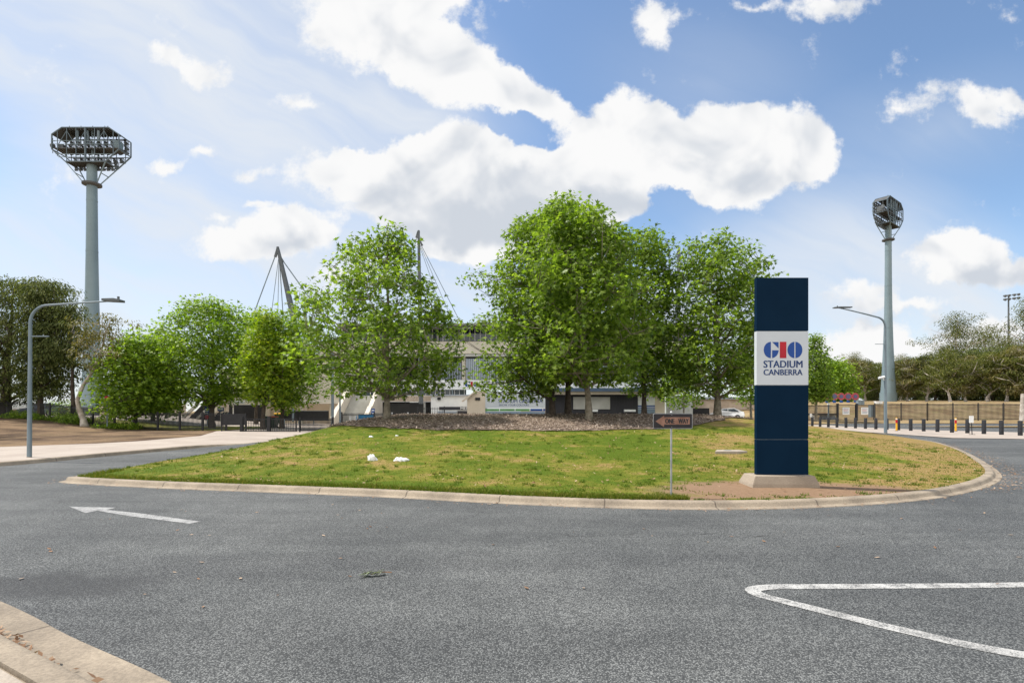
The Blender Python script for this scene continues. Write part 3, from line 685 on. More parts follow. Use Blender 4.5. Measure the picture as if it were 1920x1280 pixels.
text_obj('lettering', 'WAY', sx(1520) - sx(1140), sz(385) - sz(565), MAT['black'], ow, (sx(1140), -.0047, sz(565)), depth=.001, bold=.04)
for zz in (sz(245), sz(690)): MB().tube([(base.x, -.008, zz), (base.x, .012, zz)], .006, 8).build('bolt', MAT['alum'], ow)

# ------------------------------------------------------------------ street lamps
def street_lamp(px, py_base, z0, Y, knee, tip, label, r0, side):
    o = thing('street_lamp', (0, Y, 0), label, 'street lamp', 'street lamps on the footpaths')
    b = Vector(((px - CX) / FPX * Y, 0, z0)); tp = P(tip[0], tip[1], Y); kp = P(knee[0], knee[1], Y)
    tp.y = kp.y = 0
    MB().tube([b, b.lerp(Vector((kp.x - side * .0, 0, kp.z)), .5), (kp.x, 0, kp.z)], [r0, r0 * .86, r0 * .72], 14).build('pole', MAT['steel'], o, smooth=True)
    L = abs(tp.x - kp.x); arm = []
    rr = L * .2; zt = kp.z + rr * .95
    for i in range(9): t = R(90 * i / 8 * .90); arm.append((kp.x + side * rr * (1 - math.cos(t)), 0, kp.z + rr * math.sin(t)))
    lx, _, lz = arm[-1]
    for i in range(1, 8): t = i / 7; arm.append((lx + (tp.x - lx) * t, 0, lz + (tp.z - lz) * (t - .12 * t * (1 - t) * -1)))
    MB().tube(arm, [r0 * (.72 - .42 * i / len(arm)) for i in range(len(arm))], 10).build('arm', MAT['steel'], o, smooth=True)
    hd = MB(); s = .012 * Y
    hx0, hx1 = tp.x - side * s * 2.2, tp.x + side * s * .6
    hd.prism([(hx0, tp.z - .02), (hx1, tp.z - .05), (hx1, tp.z + .02), (hx1 - side * s, tp.z + .06), (hx0, tp.z + .05)], 'y', -.13, .13)
    hd.build('lamp_head', MAT['tower_dark'], o, bevel=.01)
    MB().tube([(tp.x, 0, tp.z + .03), (tp.x, 0, tp.z + .13)], .035, 8).build('light_sensor', MAT['tower_dark'], o)
    bz = kp.z - (kp.z - b.z) * (.1 if side > 0 else .165)
    MB().bar((kp.x, 0, bz), (kp.x + side * L * .21 * 1.0, 0, bz), .035).build('banner_arm', MAT['steel'], o)
    MB().tube([(b.x, 0, z0 - .05), (b.x, 0, z0 + .02)], r0 * 1.06, 14).build('foot_collar', MAT['concrete'], o)
    return o
street_lamp(55, 857, .122, 17.0, (57, 605), (222, 563.5), 'galvanised street lamp with a long curved arm on the pale footpath at the left', .066, 1)
street_lamp(1660.5, 811, .03, 37.5, (1659.5, 612), (1570, 576.5), 'galvanised street lamp with a curved arm standing in the row of black bollards', .105, -1)
cc = thing('security_camera', P(1655, 708, 37.5), 'white tube security camera fixed to the street lamp among the bollards', 'camera')
MB().tube([(-.28, 0, -.02), (.12, 0, .06)], .085, 10).build('camera_body', MAT['white'], cc, smooth=True)
MB().bar((.0, 0, .0), (.06, 0, -.14), .06).build('camera_bracket', MAT['white'], cc)
MB().bar((.06, 0, -.14), (.2, 0, -.14), .06).build('camera_bracket', MAT['white'], cc)

# ------------------------------------------------------------------ floodlight towers
def flood_lamp():  # one floodlight: barrel, rim and yoke in one mesh, pointing along +y
    m = MB()
    m.tube([(0, -.20, .03), (0, -.10, .0), (0, .12, -.04), (0, .20, -.06)], [.12, .22, .31, .33], 10)
    m.bar((-.34, .02, -.03), (-.34, .02, .30), .05); m.bar((.34, .02, -.03), (.34, .02, .30), .05); m.bar((-.34, .02, .30), (.34, .02, .30), .05)
    m.box(-.12, .12, -.45, -.2, .0, .22)
    return m
def flood_tower(loc, rad, zc, zh, yaw, label, hw, hh):  # yaw turns the lamp head about its pole
    o = thing('floodlight_tower', loc, label, 'floodlight tower', 'stadium floodlight towers')
    n = 14; hs = [i / n for i in range(n + 1)]
    MB().tube([(0, 0, zh * t) for t in hs], [rad[0] * (1 - t) ** 3 + rad[1] + (rad[2] - rad[1]) * t for t in hs], 28).build('pole', MAT['tower'], o, smooth=True)
    MB().tube([(0, 0, -.3), (0, 0, 1.9)], rad[0] + rad[1] + .03, 28).build('base_sleeve', MAT['tower'] if yaw else MAT['tower_dark'], o, smooth=True)
    MB().tube([(0, 0, zc - .28), (0, 0, zc - .12), (0, 0, zc + .12), (0, 0, zc + .28)], [rad[2] * 1.2, rad[2] * 1.9, rad[2] * 1.9, rad[2] * 1.2], 24).build('collar', MAT['tower_rust'], o)
    for f_ in (.2, .42, .66, .86):
        r_ = rad[0] * (1 - f_) ** 3 + rad[1] + (rad[2] - rad[1]) * f_ + .018
        MB().tube([(0, 0, zh * f_ - .09), (0, 0, zh * f_ + .09)], r_, 28).build('section_joint', MAT['tower'], o, smooth=True)
    c, s = math.cos(yaw), math.sin(yaw)
    def W(x, y, z): return (c * x - s * y, s * x + c * y, z)
    class RB(MB):
        def build(q, *a, **k):
            q.v = [W(*v) for v in q.v]; return MB.build(q, *a, **k)
    d = 1.25; z0, z1 = zh, zh + hh; cw = hw * .70; cb_ = hw * .60   # octagon: full width hw, flat top and bottom cw
    oc = [(-cw, z1), (cw, z1), (hw, z1 - hh * .2), (hw, z0 + hh * .36), (cb_, z0), (-cb_, z0), (-hw, z0 + hh * .36), (-hw, z1 - hh * .2)]
    fr = RB()
    for y in (-d, d):
        for i in range(8): (xa, za), (xb, zb_) = oc[i], oc[(i + 1) % 8]; fr.bar((xa, y, za), (xb, y, zb_), .14)
    for (xa, za) in oc: fr.bar((xa, -d, za), (xa, d, za), .12)
    for k in range(-3, 4):
        x = k * hw / 3.6; t = max(0., (abs(x) - cw) / (hw - cw))
        for y in (-d, d): fr.bar((x, y, z0 + t * hh * .36), (x, y, z1 - t * hh * .2), .08 if k else .2)
    for k in range(-3, 3):
        xa, xb = k * hw / 3.6, (k + 1) * hw / 3.6; zz = z0 + hh * .46
        fr.bar((xa, -d, zz if k % 2 else z1 - .5), (xb, -d, z1 - .5 if k % 2 else zz), .07)
    fr.build('head_frame', MAT['tower_head'], o)
    rf = RB()
    rf.add([(-cw, -d + .1, z1 - .12), (cw, -d + .1, z1 - .12), (cw, d - .1, z1 - .12), (-cw, d - .1, z1 - .12), (-cw, -d + .1, z1 - .02), (cw, -d + .1, z1 - .02), (cw, d - .1, z1 - .02), (-cw, d - .1, z1 - .02)],
           [(0, 3, 2, 1), (4, 5, 6, 7), (0, 1, 5, 4), (1, 2, 6, 5), (2, 3, 7, 6), (3, 0, 4, 7)])
    for sg in (-1, 1):
        rf.add([(sg * cw, -d + .1, z1 - .1), (sg * hw, -d + .1, z1 - hh * .2), (sg * hw, d - .1, z1 - hh * .2), (sg * cw, d - .1, z1 - .1),
                (sg * cw, -d + .1, z1 - .02), (sg * hw, -d + .1, z1 - hh * .2 + .08), (sg * hw, d - .1, z1 - hh * .2 + .08), (sg * cw, d - .1, z1 - .02)],
               [(0, 3, 2, 1), (4, 5, 6, 7), (0, 1, 5, 4), (1, 2, 6, 5), (2, 3, 7, 6), (3, 0, 4, 7)])
    for k in range(-8, 9): rf.box(k * cw / 8.5 - .05, k * cw / 8.5 + .05, -d + .12, d - .12, z1 - .3, z1 - .121)
    rf.build('roof_sheet', MAT['tower_rust'], o)
    for zz, w in ((z0 + hh * .40, hw * .98), (z0 + .06, cb_ * .98)):
        dk = RB().box(-w, w, -d + .12, d * .55, zz, zz + .1)
        for k in range(-9, 10): dk.bar((k * w / 9.5, -d + .12, zz - .06), (k * w / 9.5, d * .55, zz - .06), .08)
        dk.build('walkway_deck', MAT['tower_rust'], o)
    rl = RB()
    for zz in (z0 + hh * .40 + .55, z0 + hh * .40 + 1.05, z0 + .65, z0 + 1.1):
        t = max(0., (hh * .36 - (zz - z0)) / (hh * .36)); w = hw - (hw - cw) * t
        rl.bar((-w, -d, zz), (w, -d, zz), .06); 
    rl.build('hand_rail', MAT['tower'], o)
    lad = RB().bar((hw * .12, -d + .5, z0), (hw * .12, -d + .5, z1), .06).bar((hw * .12 + .4, -d + .5, z0), (hw * .12 + .4, -d + .5, z1), .06)
    for k in range(16): zz = z0 + hh * k / 16; lad.bar((hw * .12, -d + .5, zz), (hw * .12 + .4, -d + .5, zz), .05)
    lad.build('ladder', MAT['tower'], o)
    for rz_ in (.90, .74, .57, .34, .18):
        w = hw * (1 - .35 * max(0, (.36 - rz_) / .36)) * .95 * (1 if rz_ < .85 else .86)
        RB().bar((-w, d, z0 + hh * rz_), (w, d, z0 + hh * rz_), .09).build('lamp_rail', MAT['tower_dark'], o)
    src = None
    rows = [(.80, .98), (.63, 1.), (.50, 1.), (.25, .84), (.10, .66)]
    for rz_, wf in rows:
        w = hw * wf * .93; n_ = int(2 * w / .92)
        RB().bar((-w, d + .02, z0 + hh * rz_ + .34), (w, d + .02, z0 + hh * rz_ + .34), .1).build('lamp_rail', MAT['tower_dark'], o)
        for k in range(n_):
            x = -w + .4 + (2 * w - .8) * k / (n_ - 1)
            if src is None: src = flood_lamp().build('floodlight', MAT['tower_dark'], o); q = src
            else: q = src.copy(); link(q, o)
            q.location = W(x, d + .1, z0 + hh * rz_); q.rotation_euler = (R(-22), 0, yaw)
    for k in range(9):
        if k == 4: continue
        x = -cw * .8 + cw * 1.6 * k / 8
        q = src.copy(); link(q, o); q.location = W(x, d * .4, z0 - .42); q.rotation_euler = (R(-40), 0, yaw); q.scale = (.8, .8, .8)
    st = []
    for sx_, sy_ in ((-1, -1), (1, -1), (-1, 1), (1, 1)):
        e = Vector((sx_ * cb_, sy_ * d, z0)); b = Vector((sx_ * rad[2] * 1.6, sy_ * .35, zc + .2)); RB().bar(b, e, .12).build('strut', MAT['tower'], o)
    for sx_ in (-1, 1):
        t = .45; RB().bar((sx_ * (rad[2] * 1.6 * (1 - t) + cb_ * t), -(.35 * (1 - t) + d * t), zc + .2 + (z0 - zc - .2) * t), (sx_ * (rad[2] * 1.6 * (1 - t) + cb_ * t), (.35 * (1 - t) + d * t), zc + .2 + (z0 - zc - .2) * t), .1).build('strut_tie', MAT['tower'], o)
    for x, z in ((-hw * .30, z1 - 2.1), (0., z1 - 2.3), (hw * .34, z1 - 1.9)): RB().tube([(x, -d + .35, z), (x, -d + .35, z1 - .3)], .2, 8).build('cable_riser', MAT['steel'], o)
    RB().box(hw * .72, hw * .88, -d + .9, d - .8, z0 + hh * .42, z0 + hh * .70).build('control_cabinet', MAT['tower'], o); RB().box(-hw * .97, -hw * .82, -d + .9, d - .6, z0 + hh * .42, z0 + hh * .60).build('control_cabinet', MAT['tower_dark'], o)
    an = RB().tube([(-hw - .55, -d * .5, z0 + hh * .52), (-hw - .25, -d * .5, z0 + hh * .52)], [.36, .36], 12).bar((-hw - .4, -d * .5, z0 + hh * .30), (-hw - .4, -d * .5, z0 + hh * .75), .06).bar((-hw - .4, -d * .5, z0 + hh * .66), (-hw, -d * .5, z0 + hh * .66), .05).bar((-hw - .4, -d * .5, z0 + hh * .45), (-hw, -d * .5, z0 + hh * .45), .05)
    an.build('antenna_dish', MAT['tower_dark'], o)
    for x in (-cw * .8, -cw * .3, cw * .2, cw * .72, cw * .85): RB().bar((x, -d * .6, z1), (x, -d * .6, z1 + .5), .06).build('aerial', MAT['tower_dark'], o)
    return o
flood_tower(((172.5 - CX) / FPX * 80, 80, 0.3), (.62, .90, .66), P(172, 346, 80).z - .3, P(172, 310, 80).z - .3, R(0),
            'grey floodlight tower with a wide octagonal lamp cage, rising beside the leaning gum tree', 4.95, 5.0)
flood_tower(((1665.5 - CX) / FPX * 112, 112, 3.5), (.85, .66, .60), P(1665, 450, 112).z - 3.5, P(1665, 424, 112).z - 3.5, R(38),
            'grey floodlight tower seen edge on, rising in front of the eucalyptus wood', 4.75, 5.2)

# ------------------------------------------------------------------ bollards, posts and boards at the right
bol = None
ORD = ['farthest', 'second farthest', 'third farthest', 'fourth farthest', 'fifth farthest', 'sixth farthest', 'seventh farthest', 'eighth farthest', None,
       'ninth nearest', 'eighth nearest', 'seventh nearest', 'sixth nearest', 'fifth nearest', 'fourth nearest', 'third nearest', 'second nearest', 'nearest']
for i in range(18):
    t = i / 17; x, y = 30.4 + 2.0 * t, 54 - 20 * t
    if bol is None:
        bol = MB().tube([(0, 0, -.05), (0, 0, .92), (0, 0, .94), (0, 0, .946)], [.122, .122, .115, .095], 16).build('bollard', MAT['black_plastic'], smooth=True); o = bol
    else: o = bol.copy(); link(o)
    o.location = (x, y, gz(x, y) + .03); o.rotation_euler = (R(rng.normal(0, .5)), R(rng.normal(0, .5)), 0)
    tag(o, ('%s black bollard in the row along the right hand footpath' % ORD[i]) if ORD[i] else 'black bollard partly hidden behind the right hand street lamp pole', 'bollard', 'black bollards along the right hand footpath')
def marker(px, py, Y, label):
    o = thing('marker_post', P(px, py, Y), label, 'marker post', 'yellow flexible marker posts')
    h = 1.08
    MB().tube([(0, 0, 0), (0, 0, .06)], [.16, .09], 12).build('foot', MAT['black_plastic'], o)
    MB().tube([(0, 0, .06), (0, 0, h)], [.065, .055], 12).build('post', MAT['yellow'], o, smooth=True)
    MB().tube([(0, 0, h * .60), (0, 0, h * .82)], .068, 12).build('red_sleeve', MAT['red'], o)
    MB().tube([(0, 0, h * .86), (0, 0, h * .92)], .066, 12).build('band', MAT['white'], o)
marker(1681, 808, 42, 'yellow marker post with a red band, just right of the lamp pole')
marker(1792, 809, 41, 'yellow marker post with a red band, left of the white board on a stand')
bs = thing('notice_board', P(1825, 815, 35.3), 'small white blank board on a leaning black stand beside the bollards', 'sign')
MB().bar((-.03, .06, .02), (-.16, -.02, 1.22), .035).bar((-.26, 0, .02), (.2, .1, .02), .04).bar((-.03, -.18, .02), (-.03, .3, .02), .04).build('stand', MAT['black'], bs)
MB().box(-.30, -.01, -.045, -.02, .80, 1.26).build('board', MAT['white'], bs, bevel=.004)

# ------------------------------------------------------------------ fences
def fence(name, pts, h, bays, zf, label, m='black', pick=.115, cat='fence', top=.08, thick=.036):
    o = thing(name, (pts[0][0], pts[0][1], 0), label, cat)
    org = Vector((pts[0][0], pts[0][1], 0))
    seg = [(Vector((*a, 0)), Vector((*b, 0))) for a, b in zip(pts[:-1], pts[1:])]
    posts = []
    for a, b in seg:
        L = (b - a).length; n = max(1, round(L / bays))
        for k in range(n):
            p, q = a.lerp(b, k / n), a.lerp(b, (k + 1) / n)
            mb = MB(); zp, zq = zf(p.x, p.y), zf(q.x, q.y)
            mb.bar(p - org + Vector((0, 0, zp + .16)), q - org + Vector((0, 0, zq + .16)), .05)
            mb.bar(p - org + Vector((0, 0, zp + h - .14)), q - org + Vector((0, 0, zq + h - .14)), .05)
            c = int((q - p).length / pick)
            for j in range(1, c):
                r = p.lerp(q, j / c); zr = zp + (zq - zp) * j / c
                mb.box(r.x - org.x - thick / 2, r.x - org.x + thick / 2, r.y - org.y - .012, r.y - org.y + .012, zr + .08, zr + h)
            mb.build('picket_panel', MAT[m], o)
            posts.append(p)
        posts.append(b)
    src = None
    for p in posts:
        if src is None: src = MB().box(-.045, .045, -.045, .045, -.1, h + top).build('post', MAT[m], o); q = src
        else: q = src.copy(); link(q, o)
        q.location = (p.x - org.x, p.y - org.y, zf(p.x, p.y))
    return o
zv = lambda x, y: gz(x, y) + .10
fence('picket_fence', [(-62, 49), (-47, 46), (-36, 43.6), (-30, 42.6), (-21.2, 39.6)], 1.36, 2.4, zv, 'long black picket fence behind the bare soil verge on the left', thick=.04, pick=.125)
fence('picket_fence', [(-15.2, 38.2), (-13.6, 40.5)], 1.0, 2.4, lambda x, y: .06, 'short low black picket fence between the open gates and the grassy mound', pick=.1)
fence('picket_fence', [(-13.6, 42.6), (-9.4, 46.5)], 1.35, 2.4, lambda x, y: .08, 'black picket fence in front of the concrete stairs', pick=.1)
fence('picket_fence', [(-9.2, 52), (-6.6, 52)], 1.9, 2.4, lambda x, y: .06, 'tall black mesh fence panel beside the white kiosk', pick=.16, thick=.03)
fence('picket_fence', [(29.5, 62.5), (36.0, 63.2), (38.6, 63.4)], 1.9, 3.3, lambda x, y: gz(x, y) + .02, 'black picket fence left of the gates with two white notices', thick=.055, pick=.15)
fence('picket_fence', [(43.4, 63.8), (50, 64.2), (66, 65), (85, 66)], 2.06, 2.95, lambda x, y: gz(x, y) + .02, 'long black picket fence below the dry grass bank on the right', thick=.055, pick=.15)
def gate(pts, h, label, zf, notices=False, group=None):
    o = thing('metal_gate', (pts[0][0], pts[0][1], 0), label, 'gate', group); org = Vector((pts[0][0], pts[0][1], 0))
    a, b = Vector((*pts[0], 0)), Vector((*pts[1], 0)); za, zb_ = zf(*pts[0]), zf(*pts[1]); z = (za + zb_) / 2
    mb = MB(); mb.bar(a - org + Vector((0, 0, za + .1)), b - org + Vector((0, 0, zb_ + .1)), .06); mb.bar(a - org + Vector((0, 0, za + h - .06)), b - org + Vector((0, 0, zb_ + h - .06)), .06)
    for p, zz in ((a.lerp(b, .03), za), (a.lerp(b, .97), zb_)): mb.bar(p - org + Vector((0, 0, zz + .07)), p - org + Vector((0, 0, zz + h)), .06)
    mb.build('gate_frame', MAT['black'], o)
    mb = MB(); c = int((b - a).length / .12)
    for j in range(1, c):
        r = a.lerp(b, j / c) - org; zz = za + (zb_ - za) * j / c; mb.box(r.x - .014, r.x + .014, r.y - .012, r.y + .012, zz + .12, zz + h - .08)
    mb.build('gate_bars', MAT['black'], o)
    mb = MB(); q = a - org; mb.box(q.x - .1, q.x + .1, q.y - .1, q.y + .1, za - .1, za + h + .12); mb.build('gate_post', MAT['black'], o)
    if notices:
        r = a.lerp(b, .45) - org; zz = z + h * .38
        pn = MB().box(r.x - .42, r.x + .42, r.y - .05, r.y - .03, zz, zz + .86).build('notice', MAT['white'], o)
        for k in range(5): MB().box(r.x - .32 + .03 * (k % 2), r.x + .32 - .05 * (k % 3), r.y - .053, r.y - .0505, zz + .70 - k * .13, zz + .74 - k * .13).build('text_line', MAT['red'] if k in (1, 2) else MAT['letter_blue'], pn)
    return o
zg = lambda x, y: .06
gate([(-19.3, 38.1), (-17.35, 38.0)], 1.02, 'left leaf of the low black gate across the concrete driveway', zg, group='driveway gate leaves')
gate([(-17.3, 38.0), (-15.3, 38.0)], 1.02, 'right leaf of the low black gate across the concrete driveway', zg, group='driveway gate leaves')
zr_ = lambda x, y: gz(x, y) + .02
gate([(38.7, 63.4), (41.0, 63.6)], 1.95, 'left one of two black gates with white notices by the culvert', zr_, True, 'gates with white notices')
gate([(41.1, 63.6), (43.3, 63.8)], 1.95, 'right one of two black gates with white notices, next to the lamp pole', zr_, True, 'gates with white notices')
sc_ = thing('screen_panel', (-20.3, 38.9, .06), 'solid black screen panel on legs beside the driveway gate', 'screen')
MB().box(-.92, .92, -.02, .02, .5, 1.32).build('panel', MAT['black'], sc_, bevel=.006)
for x in (-.88, .88): MB().box(x - .04, x + .04, -.04, .04, -.05, 1.36).build('leg', MAT['black'], sc_)
MB().box(-.84, .84, -.015, .015, .08, .13).build('bottom_rail', MAT['black'], sc_)
# ------------------------------------------------------------------ stadium and the buildings before it
st = thing('stadium_grandstand', (0, 0, 0), 'long beige concrete grandstand with grey roof edge and white band behind the trees', 'stadium')
B = lambda n, args, m, par=st, bev=0: [mb := MB(), [mb.pbox(*a) for a in args], mb.build(n, MAT[m], par, bevel=bev)][2]
MAT['roof_grey'] = pmat('roof_edge_metal', (.26, .25, .235), (.20, .195, .185), .3, .6)
MAT['louvre'] = pmat('pale_blue_grey_louvre', (.34, .38, .43), (.29, .33, .38), .5, .5)
MAT['kiosk_beige'] = pmat('beige_render', (.66, .56, .44), (.59, .495, .385), .6, .9)
MAT['fascia_blue'] = pmat('slate_blue_fascia', (.075, .115, .18), (.06, .095, .15), .5, .5)
MAT['shutter'] = pmat('charcoal_shutter', (.045, .043, .05), (.035, .034, .04), .5, .6)
MAT['stain'] = pmat('stained_concrete', (.52, .43, .345), (.38, .30, .235), 1.3, .9, .1, 12)
MAT['green_stripe'] = pmat('green_vinyl', (.12, .30, .10), None, 2, .5)
MAT['sill_blue'] = pmat('blue_grey_sheet', (.23, .29, .36), (.19, .25, .32), .6, .6)
roof = B('roof', [(632, 1320, 606, 609.5, 62.5, 26), (632, 1320, 610, 614.5, 63.2, 1.2)], 'roof_grey')
for q_ in [(x, x + 2, 611, 640, 65.1, .3) for x in range(640, 1310, 60)]: B('roof_beam', [q_], 'grey_concrete')
B('upper_window', [(640, 1300, 615.5, 640, 65.6, .2)], 'glass')
B('mullion', [(x, x + 1.2, 615.5, 640, 65.45, .1) for x in range(640, 1301, 10)], 'white')
B('balcony_wall', [(600, 1300, 640.5, 663, 64.0, .6)], 'beige_concrete')
B('ledge', [(590, 1300, 664, 668, 63.6, 1.4)], 'grey_concrete')
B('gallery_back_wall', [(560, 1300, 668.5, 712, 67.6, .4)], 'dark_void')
for q_ in [(x, x + 7, 668.5, 711.5, 64.2, .7) for x in (560, 640, 720, 800, 866, 940, 1010, 1080, 1150, 1230)]: B('gallery_column', [q_], 'beige_concrete')
mb = MB()
for x in range(806, 864, 3): mb.pbox(x, x + 1.5, 680, 711.5, 64.0, .12)
mb.build('louvre_screen', MAT['louvre'], st)
mb = MB()
for x in range(874, 1240, 4): mb.pbox(x, x + 3.2, 672, 711.5, 63.9, .12)
mb.build('louvre_screen', MAT['louvre'], st)
for q_ in [(560, 720, 676 - 0, 682, 63.4, .5), (560, 715, 690, 697, 63.1, .5)]: B('seating_tier', [q_], 'beige_concrete')
B('white_band', [(716, 1245, 712, 730, 62.6, .5)], 'white')
B('window_strip', [(735, 874, 730.4, 741, 63.3, .2)], 'glass')
B('mullion', [(x, x + 1.0, 730.4, 741, 63.15, .1) for x in range(735, 874, 9)], 'white')
B('stained_parapet', [(704, 808, 741.4, 752.5, 62.9, .5)], 'stain')
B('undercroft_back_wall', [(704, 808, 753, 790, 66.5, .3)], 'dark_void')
for q_ in [(704, 709, 753, 789, 63.1, .5), (792, 797, 753, 789, 63.1, .5)]: B('undercroft_column', [q_], 'grey_concrete')
B('tube_light', [(768, 784, 752.9, 754.2, 62.95, .1)], 'white')
a = P(886, 724, 62.6); logo(st, P(871.5, 724, 62.6).x, P(0, 725, 62.6).z, (892 - 871.5) * 1.25 / FPX * 62.6, .62, 62.597)
text_obj('lettering', 'STADIUM CANBERRA', P(1040, 0, 62.6).x - P(905, 0, 62.6).x, .75, MAT['letter_blue'], st, (P(905, 0, 62.6).x, 62.595, P(0, 727, 62.6).z), bold=.01)
# left wing
B('wing_wall', [(413, 640, 690, 751.5, 61.0, .6)], 'beige_concrete')
B('wing_lintel', [(413, 490, 752, 758, 60.7, .9), (490, 640, 752, 755.5, 60.9, .7)], 'beige_concrete')
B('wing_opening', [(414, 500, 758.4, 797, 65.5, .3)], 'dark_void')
B('wing_lower_wall', [(497, 640, 756, 797, 62.6, .3)], 'kiosk_beige')
for q_ in [(413, 424, 758.2, 797, 61.2, .6), (495, 500, 756, 797, 61.5, 1.0), (562, 568, 756, 797, 61.4, .6), (618, 624, 756, 797, 61.4, .6)]: B('wing_pier', [q_], 'beige_concrete')
for q_ in [(436, 437.5, 758.2, 797, 61.3, .1), (514, 515, 756, 797, 62.4, .1), (573, 574, 756, 797, 62.4, .1)]: B('wing_downpipe', [q_], 'white')
B('wing_sign', [(437, 459, 752.8, 756.6, 60.66, .03)], 'sign_white')
text_obj('lettering', 'ENTRY', .95, .12, MAT['letter_blue'], st, (P(441, 0, 60.66).x, 60.655, P(0, 755.8, 60.66).z), bold=.01)
# concrete stairs with raking side walls and glazed doors at the top
stair = MB()
for k in range(14):
    t0 = k / 14; t1 = (k + 1) / 14
    za = .08 + 3.2 * t1; y = 57.0 + 4.6 * t0; xa, xb = P(648, 0, 59).x, P(697, 0, 59).x
    stair.box(xa, xb, y, 62.2, .08 + 3.2 * t0, za)
stair.build('stair_flight', MAT['grey_concrete'], st)
for x0, x1 in ((640, 647.5), (697.5, 705)):
    xa, xb = P(x0, 0, 59).x, P(x1, 0, 59).x
    MB().prism([(55.4, .05), (62, .05), (62, 4.6), (61.2, 4.6), (57.5, 2.1), (57.2, 2.1), (55.4, .9)], 'x', xa, xb).build('stair_side_wall', MAT['beige_concrete'], st)
B('stair_door_glass', [(666, 700, 731, 748.5, 62.3, .1)], 'glass')
B('stair_door_frame', [(666, 700, 730.3, 731.8, 62.15, .12), (666, 700, 741.5, 742.4, 62.15, .1), (666, 667, 731, 748.5, 62.15, .1), (674.5, 675.7, 731, 748.5, 62.15, .1), (683.3, 685.3, 731, 748.5, 62.15, .1), (694, 695, 731, 748.5, 62.15, .1)], 'white')
B('stair_recess', [(625, 740, 700, 750, 62.9, .3)], 'grey_concrete')
# older raking stair wall, far left
ow2 = thing('concrete_stair', (0, 0, 0), 'raking concrete stair with parapets behind the left fence, partly hidden by the bright tree', 'stairs')
for xo in (0, 1.55):
    MB().prism([(P(340, 0, 60).x + xo, .9), (P(340, 0, 60).x + xo, .55), (P(371, 0, 60).x + xo, 2.3), (P(371, 0, 60).x + xo, 2.65)], 'y', 60 + xo * .2, 60.35 + xo * .2).build('parapet', MAT['grey_concrete'], ow2)
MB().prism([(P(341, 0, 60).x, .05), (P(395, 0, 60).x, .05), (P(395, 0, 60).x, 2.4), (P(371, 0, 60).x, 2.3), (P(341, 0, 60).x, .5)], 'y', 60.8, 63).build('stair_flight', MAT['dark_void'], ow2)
MB().prism([(P(397, 0, 60).x, 1.4), (P(416, 0, 60).x, 3.0), (P(416, 0, 60).x, 2.2), (P(397, 0, 60).x, .9)], 'y', 60, 60.5).build('parapet', MAT['beige_concrete'], ow2)
bw = thing('boundary_wall', (0, 0, 0), 'low pale rendered wall behind the left fence and bushy tree', 'wall')
mb = MB(); mb.pbox(186, 345, 757, 792, 66, .4); mb.build('wall_face', MAT['kiosk_beige'], bw)
mb = MB(); mb.pbox(186, 345, 755.5, 757, 65.9, .6); mb.build('coping', MAT['grey_concrete'], bw)
lb = thing('low_building', (0, 0, 0), 'long low cream building behind the parked car and dark gum trees', 'building')
mb = MB(); mb.pbox(-60, 118, 767, 786, 78, 8); mb.build('wall', MAT['kiosk_beige'], lb)
mb = MB(); mb.pbox(-62, 120, 764.5, 767, 77.6, 9); mb.build('roof', MAT['white'], lb)
mb = MB(); [mb.pbox(x, x + 6, 770, 776, 77.95, .04) for x in range(-40, 110, 15)]; mb.build('window', MAT['glass'], lb)

# white shop kiosk, beige kiosk with the banner, long kiosk with the slate fascia
wk = thing('shop_kiosk', (0, 0, 0), 'white clad kiosk with a dark sign strip and roller counter left of the beige kiosk', 'kiosk')
mb = MB(); mb.pbox(808, 882, 741.5, 790, 57.5, 3); mb.build('wall', MAT['white'], wk)
mb = MB(); mb.pbox(806, 884, 739.5, 741.4, 57.2, 3.4); mb.build('roof', MAT['louvre'], wk)
mb = MB(); mb.pbox(823.5, 884, 762.3, 768, 57.42, .06); f = mb.build('sign_strip', MAT['shutter'], wk)
text_obj('lettering', 'MERCH', 1.55, .27, MAT['white'], f, (P(863.5, 0, 57.4).x, 57.418, P(0, 767.4, 57.4).z), bold=.03)
mb = MB(); mb.pbox(820, 826, 744.5, 749.5, 57.3, .19); mb.build('speaker', MAT['black'], wk)
mb = MB(); mb.pbox(831.5, 848, 775, 782, 57.42, .06); mb.build('counter_hatch', MAT['yellow'], wk)
mb = MB(); mb.pbox(820, 856, 771, 774, 57.0, .45); mb.build('counter_awning', MAT['louvre'], wk)
mb = MB(); mb.pbox(858, 876, 770, 789, 57.42, .06); mb.build('doorway', MAT['shutter'], wk)
tk = thing('ticket_kiosk', (0, 0, 0), 'beige gabled kiosk with a wide white banner wall beside it', 'kiosk')
Yk = 54.; mb = MB()
x0, x1 = P(876, 0, Yk).x, P(910, 0, Yk).x
mb.prism([(x0, .05), (x1, .05), (x1, P(0, 733, Yk).z), (P(893, 0, Yk).x, P(0, 733, Yk).z), (x0, P(0, 748, Yk).z)], 'y', Yk, Yk + 4); mb.build('wall', MAT['kiosk_beige'], tk)
MB().bar((x0 - .5, Yk - .15, P(0, 752.5, Yk).z), (P(894, 0, Yk).x, Yk - .15, P(0, 732, Yk).z), .5, .12).build('gable_edge', MAT['kiosk_beige'], tk)
mb = MB(); mb.pbox(891, 900, 745, 750, Yk - .12, .11); mb.build('speaker', MAT['black'], tk)
mb = MB(); mb.pbox(910, 1022, 733.5, 765, Yk - .05, .3); bn_ = mb.build('banner', MAT['sign_white'], tk)
